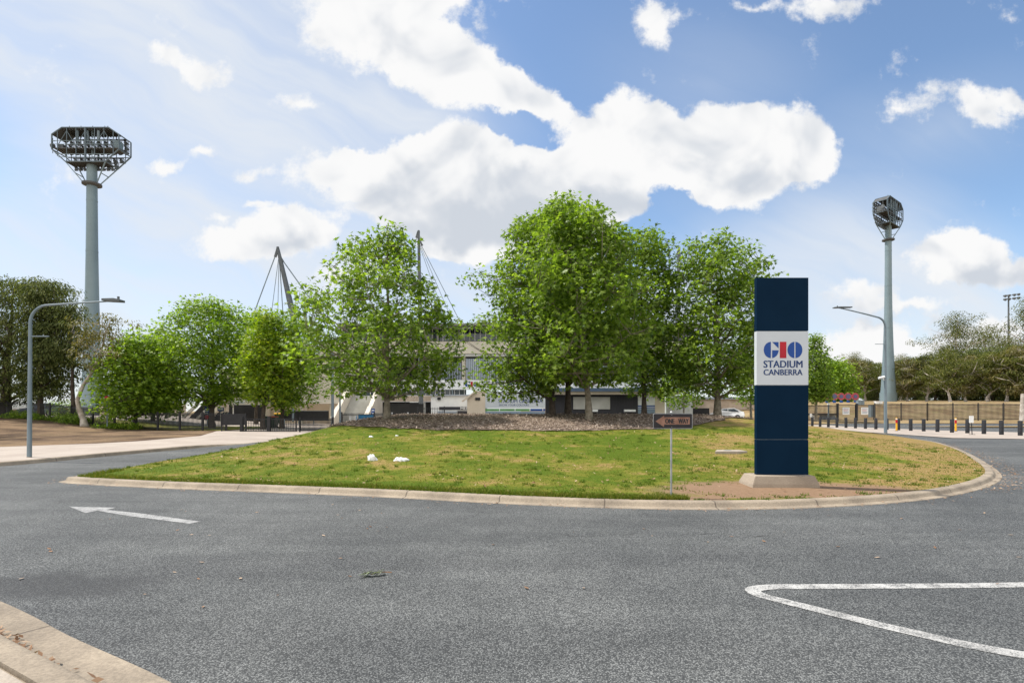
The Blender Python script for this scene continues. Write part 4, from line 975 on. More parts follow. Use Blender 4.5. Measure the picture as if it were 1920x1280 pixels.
def kt(s, x0, x1, y0, y1, m, par): text_obj('lettering', s, P(x1, 0, Yk).x - P(x0, 0, Yk).x, P(0, y0, Yk).z - P(0, y1, Yk).z, m, par, (P(x0, 0, Yk).x, Yk - .052, P(0, y1, Yk).z), bold=.012)
kt('STADIUM CANBERRA', 934.5, 1017, 748, 755, MAT['letter_blue'], bn_); kt('SHOW YOUR COLOURS', 935.5, 992, 757.3, 760.8, MAT['letter_blue'], bn_)
mb = MB(); mb.pbox(910, 993, 766, 770.5, Yk - .04, .28); mb.build('green_stripe', MAT['green_stripe'], tk)
mb = MB(); mb.pbox(993.3, 1022, 766, 770.5, Yk - .04, .28); mb.build('blue_stripe', MAT['blue'], tk)
for x in (936, 965, 993, 1017): mb = MB(); mb.pbox(x, x + 1.4, 766.4, 770, Yk - .06, .015); mb.build('stripe_mark', MAT['white'], tk)
mb = MB(); mb.pbox(910, 1022, 771, 792, Yk - .02, .25); mb.build('lower_sheet', MAT['sill_blue'], tk)
lk = thing('long_kiosk', (0, 0, 0), 'long flat roofed kiosk with charcoal shutters, white panel and slate blue fascia', 'kiosk')
Yk = 56.
mb = MB(); mb.pbox(1022.5, 1196, 740, 792, Yk, .3); mb.build('shutter_wall', MAT['shutter'], lk)
mb = MB(); [mb.pbox(x, x + .7, 740, 792, Yk - .04, .03) for x in range(1026, 1195, 5)]; mb.build('shutter_rib', MAT['shutter'], lk)
mb = MB(); mb.pbox(1075, 1144, 744, 767, Yk - .12, .07); mb.build('closed_hatch', MAT['grey_concrete'], lk)
mb = MB(); mb.pbox(1196.3, 1228, 740, 792, Yk - .03, .33); mb.build('white_panel', MAT['white'], lk)
mb = MB(); mb.pbox(1196.3, 1228, 759.5, 761.7, Yk - .05, .015); mb.pbox(1196.3, 1228, 763, 765, Yk - .05, .015); mb.build('blue_stripe', MAT['blue'], lk)
mb = MB(); mb.pbox(1196.3, 1228, 766, 792, Yk - .06, .025); mb.build('lower_sheet', MAT['sill_blue'], lk)
mb = MB(); mb.pbox(1228.3, 1248, 740, 792, Yk - .02, 3); mb.build('end_wall', MAT['kiosk_beige'], lk)
mb = MB(); mb.pbox(1237, 1245, 744, 750, Yk - .15, .12); mb.build('speaker', MAT['black'], lk)
mb = MB(); mb.pbox(1020, 1279, 727, 733.5, Yk - 1.6, 8); mb.build('fascia', MAT['fascia_blue'], lk)
mb = MB(); mb.pbox(1022, 1277, 733.8, 739, Yk - 1.2, 6); mb.build('soffit', MAT['kiosk_beige'], lk)
for x0, x1 in ((1100, 1121), (1171, 1192)): mb = MB(); mb.pbox(x0, x1, 767.5, 771.5, Yk - .5, .45); mb.build('counter_shelf', MAT['white'], lk)
mb = MB(); mb.pbox(1190, 1201, 723, 726.8, Yk + 1, 1.2); mb.build('roof_unit', MAT['louvre'], lk)
gw = thing('grey_block_building', (0, 0, 0), 'low grey block building behind the right hand plane tree and parked white car', 'building')
mb = MB(); mb.pbox(1250, 1299, 741, 790, 60.5, .3); mb.build('block_wall', MAT['grey_concrete'], gw)
mb = MB(); mb.pbox(1299, 1440, 748, 790, 78, 6); mb.build('rear_wall', MAT['stain'], gw)
mb = MB(); mb.pbox(1296, 1445, 744, 748, 77.5, 7.5); mb.build('roof', MAT['louvre'], gw)
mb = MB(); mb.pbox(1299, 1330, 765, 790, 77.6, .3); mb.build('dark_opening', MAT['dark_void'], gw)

# ------------------------------------------------------------------ roof masts with stays
def mast(label, base, top, r0, r1, arms, stays):
    o = thing('roof_mast', base, label, 'mast', 'raking masts holding the stadium roof'); b = Vector(base)
    L = [Vector(top) - b]; t = L[0]
    MB().tube([(0, 0, 0), t * .45, t * .88, t], [r0, r0, r1, r1 * .7], 12).build('mast_tube', MAT['tower_dark'] if r0 > .2 else MAT['steel'], o, smooth=True)
    for a, e in arms: MB().bar(Vector(a) - b, Vector(e) - b, .30, .18).build('mast_arm', MAT['tower_dark'], o)
    for a, e, r in stays: MB().tube([Vector(a) - b, Vector(e) - b], r, 6).build('stay_cable', MAT['steel'], o)
    return o
Y = 72.
mast('raking dark mast with fanned stays rising left of the airy plane tree', P(560, 640, Y), P(520.5, 463, Y), .36, .25,
     [(P(521, 465, Y), P(516, 482, Y)), (P(526, 482, Y), P(531, 490, Y))],
     [(P(516, 480, Y), P(462, 625, Y), .07), (P(522, 486, Y), P(504, 625, Y), .04), (P(523, 486, Y), P(520, 625, Y), .04), (P(524, 488, Y), P(533, 625, Y), .06), (P(530, 488, Y), P(610, 600, Y), .08), (P(530, 490, Y), P(560, 610, Y + 6), .04)])
Y = 60.
mast('slender grey mast with stay cables rising beside the left plane tree', P(790, 788, Y), P(785, 432, Y), .25, .17,
     [(P(785, 434, Y), P(781.5, 446, Y)), (P(785, 448, Y), P(792, 460, Y))],
     [(P(781.5, 446, Y), P(768, 500, Y), .03), (P(789, 458, Y), P(864, 606, Y), .04), (P(788, 460, Y), P(850, 606, Y), .03), (P(787, 462, Y), P(838, 606, Y), .03), (P(838, 606, Y), P(852, 780, Y - 2), .025)])
Y = 66.
mast('mast tip just showing above the gap between the big plane trees on the right', P(1268, 690, Y), P(1273.5, 463, Y), .3, .2,
     [(P(1273.5, 465, Y), P(1270, 478, Y))], [(P(1275, 470, Y), P(1290, 600, Y), .04), (P(1272, 470, Y), P(1250, 600, Y), .04)])

# ------------------------------------------------------------------ things standing about the forecourt
def pole(px, py0, py1, Y, r, label, name='grey_pole', m='steel'):
    b = P(px, py0, Y); t = P(px, py1, Y)
    o = MB().tube([(0, 0, 0), (0, 0, t.z - b.z)], [r, r * .85], 10).build(name, MAT[m], None, smooth=True, loc=b)
    return tag(o, label, 'pole')
pole(623.5, 801, 640, 44, .115, 'thick grey pole at the left foot of the mulch bed')
pole(637.5, 800, 700, 46, .075, 'thin grey pole just left of the concrete stairs')
pole(549.5, 790, 750, 52, .1, 'short grey pole among the bins behind the driveway gate')
pole(1248.5, 788, 690, 52, .09, 'slim white pole in front of the long kiosk end wall', 'white_pole', 'white')
MAT['bin_green'] = pmat('dark_green_plastic', (.012, .035, .022), None, 2, .5)
def bin_(px, py, Y, lid, label, h=1.05):
    o = thing('wheelie_bin', P(px, py, Y), label, 'bin', 'wheelie bins behind the driveway gate')
    MB().add([(-.22, -.26, .08), (.22, -.26, .08), (.22, .26, .08), (-.22, .26, .08), (-.29, -.34, h - .08), (.29, -.34, h - .08), (.29, .34, h - .08), (-.29, .34, h - .08)],
             [(3, 2, 1, 0), (4, 5, 6, 7), (0, 1, 5, 4), (1, 2, 6, 5), (2, 3, 7, 6), (3, 0, 4, 7)]).build('bin_body', MAT['bin_green'], o, bevel=.02)
    MB().prism([(-.38, h - .075), (.36, h - .075), (.34, h), (-.2, h + .05), (-.36, h)], 'x', -.31, .31).build('lid', MAT[lid], o)
    for x in (-.25, .25): MB().tube([(x - .03, .28, .1), (x + .03, .28, .1)], .1, 10).build('wheel', MAT['black'], o)
MAT['lid_red'] = pmat('dull_red_lid', (.35, .06, .025), None, 2, .5)
bin_(501, 803, 47, 'bin_green', 'dark green wheelie bin, leftmost behind the driveway gate')
bin_(513, 803, 46.5, 'lid_red', 'dark green wheelie bin with a dull red lid behind the gate')
bin_(522.5, 795, 52, 'yellow', 'wheelie bin with a yellow lid behind the white drum')
dr = MB().tube([(0, 0, 0), (0, 0, .03), (0, 0, .62), (0, 0, .66)], [.19, .2, .2, .17], 12).build('white_drum', MAT['white'], None, smooth=True, loc=P(529, 800, 46)); tag(dr, 'white drum standing beside the green bins behind the gate', 'drum')
hb = thing('hoarding', P(575, 795, 53), 'long black fabric hoarding on a frame behind the driveway gate', 'barrier')
MB().box(-2.3, 2.2, -.03, .03, .35, 1.30).build('fabric', MAT['black'], hb); MB().bar((-2.35, 0, 1.32), (2.2, 0, 1.32), .05).build('top_rail', MAT['steel'], hb)
for x in (-2.3, -.8, .7, 2.15): MB().bar((x, 0, 0), (x, 0, 1.32), .05).build('leg', MAT['steel'], hb)
for i, (px, py, w, h, Y, lb_) in enumerate([(388, 770, .40, .75, 51, 'small upright dark blue notice with a red disc left of the bright tree trunk'), (414, 767, .62, .38, 52, 'wide blue directional sign with an arrow right of the bright tree trunk'), (424, 776, .60, .36, 50, 'lower dark blue sign plate beside the undercroft opening')]):
    o = thing('wayfinding_sign', P(px, 797, Y), lb_, 'sign', 'blue wayfinding signs'); zt = P(px, py, Y).z - P(px, 797, Y).z
    MB().box(-.03, .03, -.0, .05, 0, zt).build('post', MAT['steel'], o); MB().box(-w / 2, w / 2, -.03, -.005, zt - h / 2, zt + h / 2).build('plate', MAT['letter_blue'], o)
    for k in range(3 if h > .5 else 2): MB().box(-w * .36, w * .36, -.034, -.0305, zt + h * .2 - k * h * .24 - .03, zt + h * .2 - k * h * .24 + .03).build('text_line', MAT['white'], o)
    if i == 0: MB().tube([(0, -.04, zt - h / 2 - .22), (0, -.01, zt - h / 2 - .22)], .2, 16).build('red_disc', MAT['red'], o)
    if i == 1: MB().prism([(-.08, zt + h / 2 + .02), (.08, zt + h / 2 + .02), (.08, zt + h / 2 + .16), (.14, zt + h / 2 + .16), (0, zt + h / 2 + .3), (-.14, zt + h / 2 + .16), (-.08, zt + h / 2 + .16)], 'y', -.03, -.005).build('arrow', MAT['white'], o)
rs = thing('round_sign', P(201, 799, 40.5), 'small red round sign held up among the leaves of the bushy left tree', 'sign')
zt = P(201, 747, 40.5).z - P(201, 799, 40.5).z
MB().tube([(0, 0, 0), (0, 0, zt)], .03, 8).build('post', MAT['steel'], rs); MB().tube([(0, -.07, zt), (0, -.035, zt)], .19, 18).build('disc', MAT['red'], rs)
tb = thing('covered_table', P(687, 793, 50), 'trestle table under a bright blue cloth near the concrete stairs', 'table')
MAT['cyan'] = pmat('bright_blue_cloth', (.02, .22, .46), None, 2, .7)
MB().box(-.62, .62, -.35, .35, .72, .76).build('table_top', MAT['white'], tb); MB().add([(-.64, -.37, .12), (.64, -.37, .12), (.64, .37, .12), (-.64, .37, .12), (-.63, -.36, .78), (.63, -.36, .78), (.63, .36, .78), (-.63, .36, .78)], [(0, 1, 5, 4), (1, 2, 6, 5), (2, 3, 7, 6), (3, 0, 4, 7), (4, 5, 6, 7)]).build('cloth', MAT['cyan'], tb)
for x in (-.55, .55): MB().box(x - .03, x + .03, -.3, .3, 0, .72).build('leg', MAT['steel'], tb)
cr = thing('white_crate', P(662, 793, 50), 'white plastic crate on the paving left of the blue table', 'crate')
cm = MB().box(-.3, .3, -.2, .2, 0, .05)
for k in range(3): cm.box(-.3, .3, -.2, -.17, .08 + k * .2, .22 + k * .2); cm.box(-.3, .3, .17, .2, .08 + k * .2, .22 + k * .2); cm.box(-.3, -.27, -.17, .17, .08 + k * .2, .22 + k * .2); cm.box(.27, .3, -.17, .17, .08 + k * .2, .22 + k * .2)
cm.build('crate_side', MAT['white'], cr)
for x in (-.28, .28): MB().box(x - .04, x + .04, -.22, .22, 0, .68).build('crate_corner', MAT['white'], cr)
fs = thing('feather_sign', P(699.5, 792, 51), 'narrow upright blue and white sign between the stairs and the plane tree', 'sign')
MB().box(-.17, .17, -.03, 0, .15, 1.35).build('panel', MAT['blue'], fs, bevel=.006); 
for k in range(4): MB().box(-.12, .12, -.034, -.0305, .3 + k * .27, .42 + k * .27).build('text_block', MAT['white'], fs)
MB().box(-.15, .15, -.18, .18, 0, .05).build('foot', MAT['black'], fs); MB().box(-.03, .03, -.03, 0, .05, .15).build('stem', MAT['steel'], fs)
bh = thing('black_hoarding', P(763, 789, 56), 'dark mesh hoarding with two small notices across the undercroft', 'barrier')
MB().box(-2.1, 1.75, -.03, .03, .05, 1.75).build('mesh', MAT['dark_void'], bh); MB().bar((-2.1, -.04, 1.78), (1.75, -.04, 1.78), .06).build('top_rail', MAT['black'], bh)
for x in (-1.55, .1): MB().box(x - .09, x + .09, -.045, -.031, .45, .9).build('notice', MAT['sign_white'], bh)
wc = thing('white_cabinet', P(796, 789, 53), 'low white cabinet behind the tall mesh fence panel', 'cabinet')
MB().box(-.85, .45, -.25, .25, 0, .62).build('cabinet_body', MAT['white'], wc, bevel=.02); MB().box(-.88, .48, -.28, .28, .625, .67).build('cabinet_top', MAT['louvre'], wc)
for x in (-.4, .05): MB().box(x - .008, x + .008, -.256, -.2505, .06, .58).build('door_gap', MAT['shutter'], wc)

# cars
MAT['car_white'] = pmat('white_car_paint', (.78, .78, .78), None, 1, .2, spec=.6); MAT['car_blue'] = pmat('dark_blue_car_paint', (.03, .05, .085), None, 1, .2, spec=.6)
MAT['tyre'] = pmat('tyre_rubber', (.015, .015, .015), None, 5, .9); MAT['lampred'] = pmat('red_lamp_lens', (.4, .01, .01), None, 5, .3)
def car(loc, rz, paint, label):
    o = thing('parked_car', loc, label, 'car', None, rz)
    prof = [(-2.1, .28), (2.05, .28), (2.12, .55), (2.0, .78), (1.15, .92), (.45, 1.38), (-.95, 1.45), (-1.75, 1.05), (-2.1, .95), (-2.15, .55)]
    bm = bmesh.new(); rings = []
    for y, k in ((-.86, 0), (-.80, .02), (.80, .02), (.86, 0)):
        rings.append([bm.verts.new((x, y * (1 if z < .95 else .82), z + (k if z > .9 else 0))) for x, z in prof])
    n = len(prof)
    for a, b in zip(rings[:-1], rings[1:]):
        for i in range(n): bm.faces.new((a[i], a[(i + 1) % n], b[(i + 1) % n], b[i]))
    bm.faces.new(rings[0][::-1]); bm.faces.new(rings[-1]); bmesh.ops.recalc_face_normals(bm, faces=bm.faces)
    bmesh.ops.bevel(bm, geom=bm.edges[:], offset=.03, segments=2, affect='EDGES')
    me = bpy.data.meshes.new('car_body'); bm.to_mesh(me); bm.free(); me.materials.append(MAT[paint]); body = link(bpy.data.objects.new('car_body', me), o)
    for s in (-1, 1):
        MB().prism([(.9, .98), (.42, 1.31), (-.12, 1.35), (-.12, .98)], 'y', s * .70, s * .765).build('side_window', MAT['glass'], o)
        MB().prism([(-.2, .98), (-.2, 1.35), (-.9, 1.37), (-1.4, 1.1), (-1.4, 1.0)], 'y', s * .70, s * .765).build('side_window', MAT['glass'], o)
        for x in (-1.3, 1.3):
            MB().tube([(x, s * .66, .31), (x, s * .885, .31)], .31, 18).build('wheel', MAT['tyre'], o); MB().tube([(x, s * .88, .31), (x, s * .895, .31)], .19, 12).build('rim', MAT['alum'], o)
        MB().box(-2.16, -2.08, s * .5 - .16, s * .5 + .16, .72, .88).build('tail_light', MAT['lampred'], o)
        MB().box(1.98, 2.09, s * .55 - .17, s * .55 + .17, .62, .74).build('headlight', MAT['alum'], o)
    MB().prism([(1.16, .955), (.47, 1.40), (.44, 1.36), (1.12, .92)], 'y', -.66, .66).build('windscreen', MAT['glass'], o)
    MB().prism([(-1.0, 1.44), (-1.7, 1.1), (-1.66, 1.06), (-.97, 1.40)], 'y', -.62, .62).build('rear_window', MAT['glass'], o)
    return o
car((P(1362, 0, 70).x, 70, gz(28, 70) + .25), R(160), 'car_white', 'white hatchback parked behind the right hand plane tree')
car((P(80, 0, 60).x, 60, gz(-52, 60) + .1), R(185), 'car_blue', 'dark blue car parked behind the left fence under the gum trees')

# round signs, boxes and culvert on the right bank
MAT['disc_blue'] = pmat('faded_blue_disc', (.06, .10, .20), (.12, .10, .18), 3, .5); MAT['ring_red'] = pmat('faded_red_ring', (.42, .06, .07), (.3, .06, .09), 3, .5)
for i, (px, kind) in enumerate([(1551, 'leftmost'), (1564.5, 'second'), (1577.5, 'middle'), (1590.5, 'fourth'), (1604, 'rightmost')]):
    Y = 84 + .4 * i; x = (px - CX) / FPX * Y; zb_ = gz(x, Y)
    o = thing('disc_sign', (x, Y, zb_), '%s of the five round red and blue signs on the bank' % kind, 'sign', 'round red and blue signs on the bank')
    zc = P(px, 743, Y).z - zb_
    MB().box(-.09, .09, .06, .14, -.1, zc).build('post', MAT['cyan'], o); MB().tube([(0, -.0, zc), (0, .05, zc)], .58, 24).build('ring', MAT['ring_red'], o)
    MB().tube([(0, -.03, zc), (0, -.005, zc)], .30 + .1 * (i % 2), 24).build('disc', MAT['disc_blue'], o)
    MB().box(-.24, .24, -.02, .055, zc - 1.0, zc - .70).build('name_plate', MAT['blue'], o)
def cab(px0, px1, py0, py1, Y, label, m='steel'):
    a = P(px0, py1, Y); b = P(px1, py0, Y); w = b.x - a.x; h = b.z - a.z
    o = thing('electrical_cabinet', ((a.x + b.x) / 2, Y, a.z), label, 'cabinet')
    MB().box(-w / 2, w / 2, 0, .5, 0, h).build('cabinet_body', MAT[m], o, bevel=.02); MB().box(-w / 2 - .03, w / 2 + .03, -.04, .54, h + .002, h + .06).build('lid', MAT[m], o)
    MB().box(-.006, .006, -.006, -.001, .06, h - .06).build('door_gap', MAT['shutter'], o); MB().box(w * .12, w * .16, -.03, -.001, h * .45, h * .6).build('handle', MAT['black'], o)
cab(1609, 1621, 751, 759, 78, 'grey electrical cabinet on the bank right of the round signs')
cab(1643, 1655, 752.5, 757, 80, 'small white cabinet on the bank beside the floodlight tower foot', 'white')
cab(1633, 1640, 760, 782, 66.5, 'upright grey meter cabinet behind the fence left of the lamp pole')
cv = thing('concrete_culvert', (0, 0, 0), 'concrete culvert with a pale panel, dark slab and sloping white wing wall behind the fence', 'culvert')
mb = MB(); mb.pbox(1539, 1566, 778.5, 791, 67, .3); mb.build('pale_panel', MAT['louvre'], cv)
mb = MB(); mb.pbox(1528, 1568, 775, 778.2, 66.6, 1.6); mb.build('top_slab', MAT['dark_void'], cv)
a = P(1522, 775, 66.4); b = P(1538, 790, 66.4)
MB().prism([(a.x, a.z), (b.x, b.z), (b.x - .6, b.z), (a.x, a.z - .45)], 'y', 66.4, 66.9).build('wing_wall', MAT['white'], cv)
vp = thing('vent_pipe', P(1553.5, 789, 66), 'pale grey upright vent pipe in front of the culvert', 'pipe')
MB().tube([(0, 0, 0), (0, 0, 2.0)], .1, 12).build('pipe', MAT['steel'], vp, smooth=True); MB().tube([(0, 0, 2.0), (0, 0, 2.2)], [.14, .16], 12).build('cap', MAT['white'], vp)
# distant sports light
sl = thing('sports_light_pole', (P(1891, 0, 135).x, 135, 5), 'thin sports light pole with two cross bars of lamps above the wood', 'light pole')
zt = P(1891, 555, 135).z - 5
MB().tube([(0, 0, 0), (0, 0, zt)], [.3, .16], 10).build('pole', MAT['tower_dark'], sl, smooth=True)
for dz in (0, -.9): MB().bar((-1.2, 0, zt + dz), (2.6, 0, zt + dz + .45), .12).build('cross_bar', MAT['tower_dark'], sl)
for dz in (0, -.9):
    for x in (-1.0, 0, 1.3, 2.4): MB().tube([(x, -.3, zt + dz + .05 + x * .12), (x, .25, zt + dz + .25 + x * .12)], [.34, .2], 10).build('lamp', MAT['tower_dark'], sl)
gp = tag(MB().tube([(0, 0, -.1), (.02, 0, 1.4), (.06, .02, 2.9)], [.3, .24, .2], 12).build('dead_trunk', MAT['bark_gum'], None, smooth=True, loc=P(1917.5, 788, 58)), 'pale bare tree trunk at the right edge beside the fence', 'tree trunk')

# ------------------------------------------------------------------ litter and small things on the ground
def crumple(px, py, sx_, sz_, label, seed, cat='litter', name='plastic_bag'):
    p = on_island(px, py); rg = random.Random(seed)
    bm = bmesh.new(); bmesh.ops.create_icosphere(bm, subdivisions=3, radius=1)
    for v in bm.verts:
        c = v.co; k = 1 + .22 * math.sin(3.1 * c.x + seed) * math.cos(2.7 * c.y + 1.3 * seed) + .12 * math.sin(9 * c.x + 5 * c.z + seed) + rg.uniform(-.05, .05)
        v.co = Vector((c.x * sx_ * k, c.y * sx_ * .6 * k, max(-.25, c.z) * sz_ * k * (1.1 - .35 * (c.x + (seed % 3 - 1) * .4))))
    me = bpy.data.meshes.new(name); bm.to_mesh(me); bm.free(); me.materials.append(MAT['white'])
    o = link(bpy.data.objects.new(name, me)); o.location = p + Vector((0, 0, sz_ * .2)); return tag(o, label, cat)
crumple(698, 863, .135, .12, 'crumpled white plastic bag lying on the lawn, the rounder left one', 1)
crumple(753, 864, .165, .085, 'flattened white plastic bag lying on the lawn, right of a rounder one', 5)
crumple(696, 819, .085, .03, 'small white scrap of paper high on the lawn near the mulch', 9, name='paper_scrap')
crumple(744, 817, .06, .022, 'tiny white scrap on the lawn just below the mulch edge', 12, name='paper_scrap')
p = on_island(1364, 847)
slab = thing('concrete_slab', (p.x, p.y, p.z), 'flat pale concrete slab set into the lawn left of the pylon', 'slab')
MB().prism([(-.48, -.3), (.15, -.38), (.5, -.2), (.46, .25), (-.2, .3)], 'z', -.05, .045).build('slab_top', MAT['concrete'], slab, bevel=.01)
MB().box(-.08, .1, -.06, .06, .046, .052).build('lifting_plate', MAT['steel'], slab)
gx_, gy_ = groundpt(708, 1078)
tw = thing('fallen_twig', (gx_, gy_, 0), 'broken leafy eucalyptus twig lying on the asphalt', 'twig')
MB().tube([(.13, .03, .02), (.05, .01, .03), (-.06, -.02, .015)], [.006, .005, .003], 6).build('stem', MAT['litter'], tw)
MAT['leaf_grey'] = leafmat('grey_green_leaf', (.12, .15, .085), (.24, .27, .17), (.42, .44, .32), .15, .5, 2)
rg = random.Random(3); lm = MB()
for k in range(22):
    x = .1 - k * .009; y = .02 - k * .002; a = R(rg.uniform(165, 235)); L = rg.uniform(.06, .13); w = L * .12; dx, dy = math.cos(a), math.sin(a); z = rg.uniform(.008, .05); z2 = rg.uniform(.002, .03)
    lm.add([(x, y, z), (x + dx * L * .5 - dy * w, y + dy * L * .5 + dx * w, z + .008), (x + dx * L, y + dy * L, z2), (x + dx * L * .5 + dy * w, y + dy * L * .5 - dx * w, z)], [(0, 1, 2, 3)])
lm.build('leaves', MAT['leaf_grey'], tw)
# ------------------------------------------------------------------ trees
LEAF = {
 'lobed': (np.array([(0, 0, 0), (-.30, .42, .05), (-.52, .78, -.06), (-.14, .60, .03), (0, 1.0, -.10), (.14, .60, .03), (.52, .78, -.06), (.30, .42, .05)]),
           np.array([(0, 1, 3), (1, 2, 3), (0, 3, 5), (3, 4, 5), (0, 5, 7), (5, 6, 7)])),
 'oval': (np.array([(0, 0, 0), (-.34, .5, .08), (0, 1.0, -.08), (.34, .5, .08)]), np.array([(0, 1, 2), (0, 2, 3)])),
 'narrow': (np.array([(0, 0, 0), (-.15, .5, .03), (0, 1.0, -.05), (.15, .5, .03)]), np.array([(0, 1, 2), (0, 2, 3)])),
}
def norm(a): return a / np.maximum(np.linalg.norm(a, axis=1, keepdims=True), 1e-9)
def leaves_mesh(rg, C, rad, per, shape, size, droop, flat=.65, centre=None, limit=None):
    """leaf-sized faces gathered round the cluster centres C"""
    n = len(C) * per
    ci = np.repeat(np.arange(len(C)), per)
    off = rg.normal(0, 1, (n, 3)); off = off / np.maximum(1, np.linalg.norm(off, axis=1, keepdims=True) / 1.7)
    pos = C[ci] + off * np.array([1, 1, flat]) * (rad[ci] if np.ndim(rad) else rad)[..., None] if np.ndim(rad) else C[ci] + off * np.array([1, 1, flat]) * rad
    if limit is not None: k = limit(pos); pos = pos[k]; off = off[k]; ci = ci[k]; n = len(pos)
    out = norm(off * np.array([1, 1, .5]) + rg.normal(0, .7, (n, 3)))
    t = norm(out + np.array([0, 0, -droop]))               # blade axis: outward and down
    up = norm(rg.normal(0, .55, (n, 3)) + np.array([0, 0, 1.]) + .35 * off)
    b = norm(np.cross(t, up)); nn = np.cross(b, t)
    L = size * rg.uniform(.65, 1.3, n)
    lv, lt = LEAF[shape]
    V = pos[:, None, :] + (lv[None, :, 0, None] * b[:, None, :] + lv[None, :, 1, None] * t[:, None, :] + lv[None, :, 2, None] * nn[:, None, :]) * L[:, None, None]
    T = lt[None] + (np.arange(n) * len(lv))[:, None, None]
    return V.reshape(-1, 3), T.reshape(-1, 3)
def interp(outl, z):
    zs = [o[0] for o in outl]
    return (np.interp(z, zs, [o[1] for o in outl]), np.interp(z, zs, [o[2] for o in outl]))
def grow(seed, H, outl, trunk_r, n_limb, n_cl, per, shape, size, cl_r, droop, fork=0., trunk=None, shell=.55, bark_top=.97, limb_r=.36, flat=.65, depth=1., lumps=.22, twig=.011, zmin=None):
    """outl: (z, left reach, right reach) rows from low to high, metres, relative to the trunk foot.
    Returns trunk mesh builder and leaf arrays."""
    rg = np.random.default_rng(seed); mb = MB()
    outl = sorted(outl); zlo, zhi = outl[0][0], outl[-1][0]
    if trunk is None:
        topx = .5 * (outl[-1][2] - outl[-1][1]); n = 9
        trunk = [Vector((topx * (i / n) ** 1.5 + rg.normal(0, .05) * (i > 0) * (i / n) * 2, rg.normal(0, .05) * (i > 0) * (i / n) * 2, -.15 + (zhi * bark_top + .15) * i / n)) for i in range(n + 1)]
    tz = [p.z for p in trunk]
    def tr_at(z):
        x = np.interp(z, tz, [p.x for p in trunk]); y = np.interp(z, tz, [p.y for p in trunk]); return Vector((x, y, z))
    rad = [trunk_r * (1.35 if i == 0 else 1) * max(.1, (1 - .93 * (i / (len(trunk) - 1)) ** .85)) for i in range(len(trunk))]
    mb.tube(trunk, rad, 9)
    def reach(z, a):
        l, r = interp(outl, z); l = max(l, .05); r = max(r, .05); c = math.cos(a)
        rx = r if c > 0 else l; ry = depth * .5 * (l + r)
        return 1 / math.sqrt((c / rx) ** 2 + (math.sin(a) / ry) ** 2)
    nodes = []; ga = rg.uniform(0, 6.28)
    for k in range(n_limb):
        f = (k + .5) / n_limb; ze = zlo + (zhi - zlo) * (.06 + .86 * f) + rg.normal(0, .25)
        a = ga + k * 2.39996 + rg.normal(0, .25); rr = reach(ze, a) * rg.uniform(.72, .95)
        e = Vector((rr * math.cos(a), rr * math.sin(a), ze))
        za = max(zlo * .78 if zmin is None else zmin, min(ze - rr * rg.uniform(.45, .85), zhi * .9)); s = tr_at(za)
        mid = s.lerp(e, .5) + Vector((0, 0, rr * rg.uniform(-.02, .14))) + Vector(rg.normal(0, .12, 3))
        pts = []; r0 = max(.02, np.interp(za, tz, rad) * rg.uniform(limb_r, limb_r * 1.5))
        for i in range(7):
            t = i / 6; q = s * (1 - t) ** 2 + mid * 2 * t * (1 - t) + e * t * t
            if 0 < i < 6: q += Vector(rg.normal(0, .05, 3))
            pts.append(q)
            if i >= 2: nodes.append((q, r0 * (1 - .85 * t)))
        mb.tube(pts, [r0 * (1 - .85 * i / 6) for i in range(7)], 6, cap=False)
    for i in range(3, len(trunk)):
        if trunk[i].z > zlo: nodes.append((trunk[i], rad[i] * .4))
    NP = np.array([tuple(q) for q, r in nodes]); NR = [r for q, r in nodes]
    C = []; ph = rg.uniform(0, 6.28, 6)
    while len(C) < n_cl:
        z = rg.uniform(zlo, zhi); a = rg.uniform(0, 2 * math.pi); m = reach(z, a)
        if rg.random() > (m / (max(max(o[1], o[2]) for o in outl))) ** .9: continue
        m *= 1 + lumps * (math.sin(3 * a + 2.1 * z + ph[0]) * .5 + math.sin(5 * a - 1.7 * z + ph[1]) * .5) - lumps * .35
        q = m * (math.sqrt(rg.uniform(.5, 1.06)) if rg.random() < shell else math.sqrt(rg.random()) * .8)
        ctr = tr_at(min(z, tz[-1])); w = min(1, q / max(m, .1))
        C.append((q * math.cos(a) + ctr.x * (1 - w), q * math.sin(a) + ctr.y * (1 - w), z))
    C = np.array(C)
    for c in C:  # a twig from the nearest limb to each leaf cluster
        d = np.linalg.norm(NP - c, axis=1) + np.maximum(0, NP[:, 2] - c[2]) * 1.5
        j = int(d.argmin()); s = Vector(NP[j]); e = Vector(c)
        if (e - s).length > .15:
            mb.tube([s, s.lerp(e, .55) + Vector((0, 0, -.04 * (e - s).length)), e], [min(NR[j] * .6, twig * 2.2), twig * 1.4, twig * .6], 4, cap=False)
    V, T = leaves_mesh(rg, C, cl_r * rg.uniform(.75, 1.25, len(C)), per, shape, size, droop, flat)
    return mb, V, T
def tree(name, px, Y, z, out_px, label, bark, leaf, seed, cat='tree', group=None, trunk_px=None, **kw):
    """out_px: (py, left px, right px) rows read off the photo for a tree whose foot stands at pixel px, distance Y"""
    x = (px - CX) / FPX * Y; o = thing(name, (x, Y, z), label, cat, group)
    k = Y / FPX
    outl = [(EYE - (py - HZ) * k - z, (px - l) * k, (r - px) * k) for py, l, r in out_px]
    tr = None
    if trunk_px: tr = [Vector(((a - px) * k, dy, EYE - (b - HZ) * k - z)) for a, b, dy in trunk_px]
    mb, V, T = grow(seed, max(q[0] for q in outl), outl, trunk=tr, **kw)
    mb.build('trunk', MAT[bark], o, smooth=True)
    np_mesh('crown', V, T, MAT[leaf], o)
    return o
PL = dict(shape='lobed', size=.235, droop=.35, cl_r=.34, shell=.62, lumps=.34, limb_r=.46)
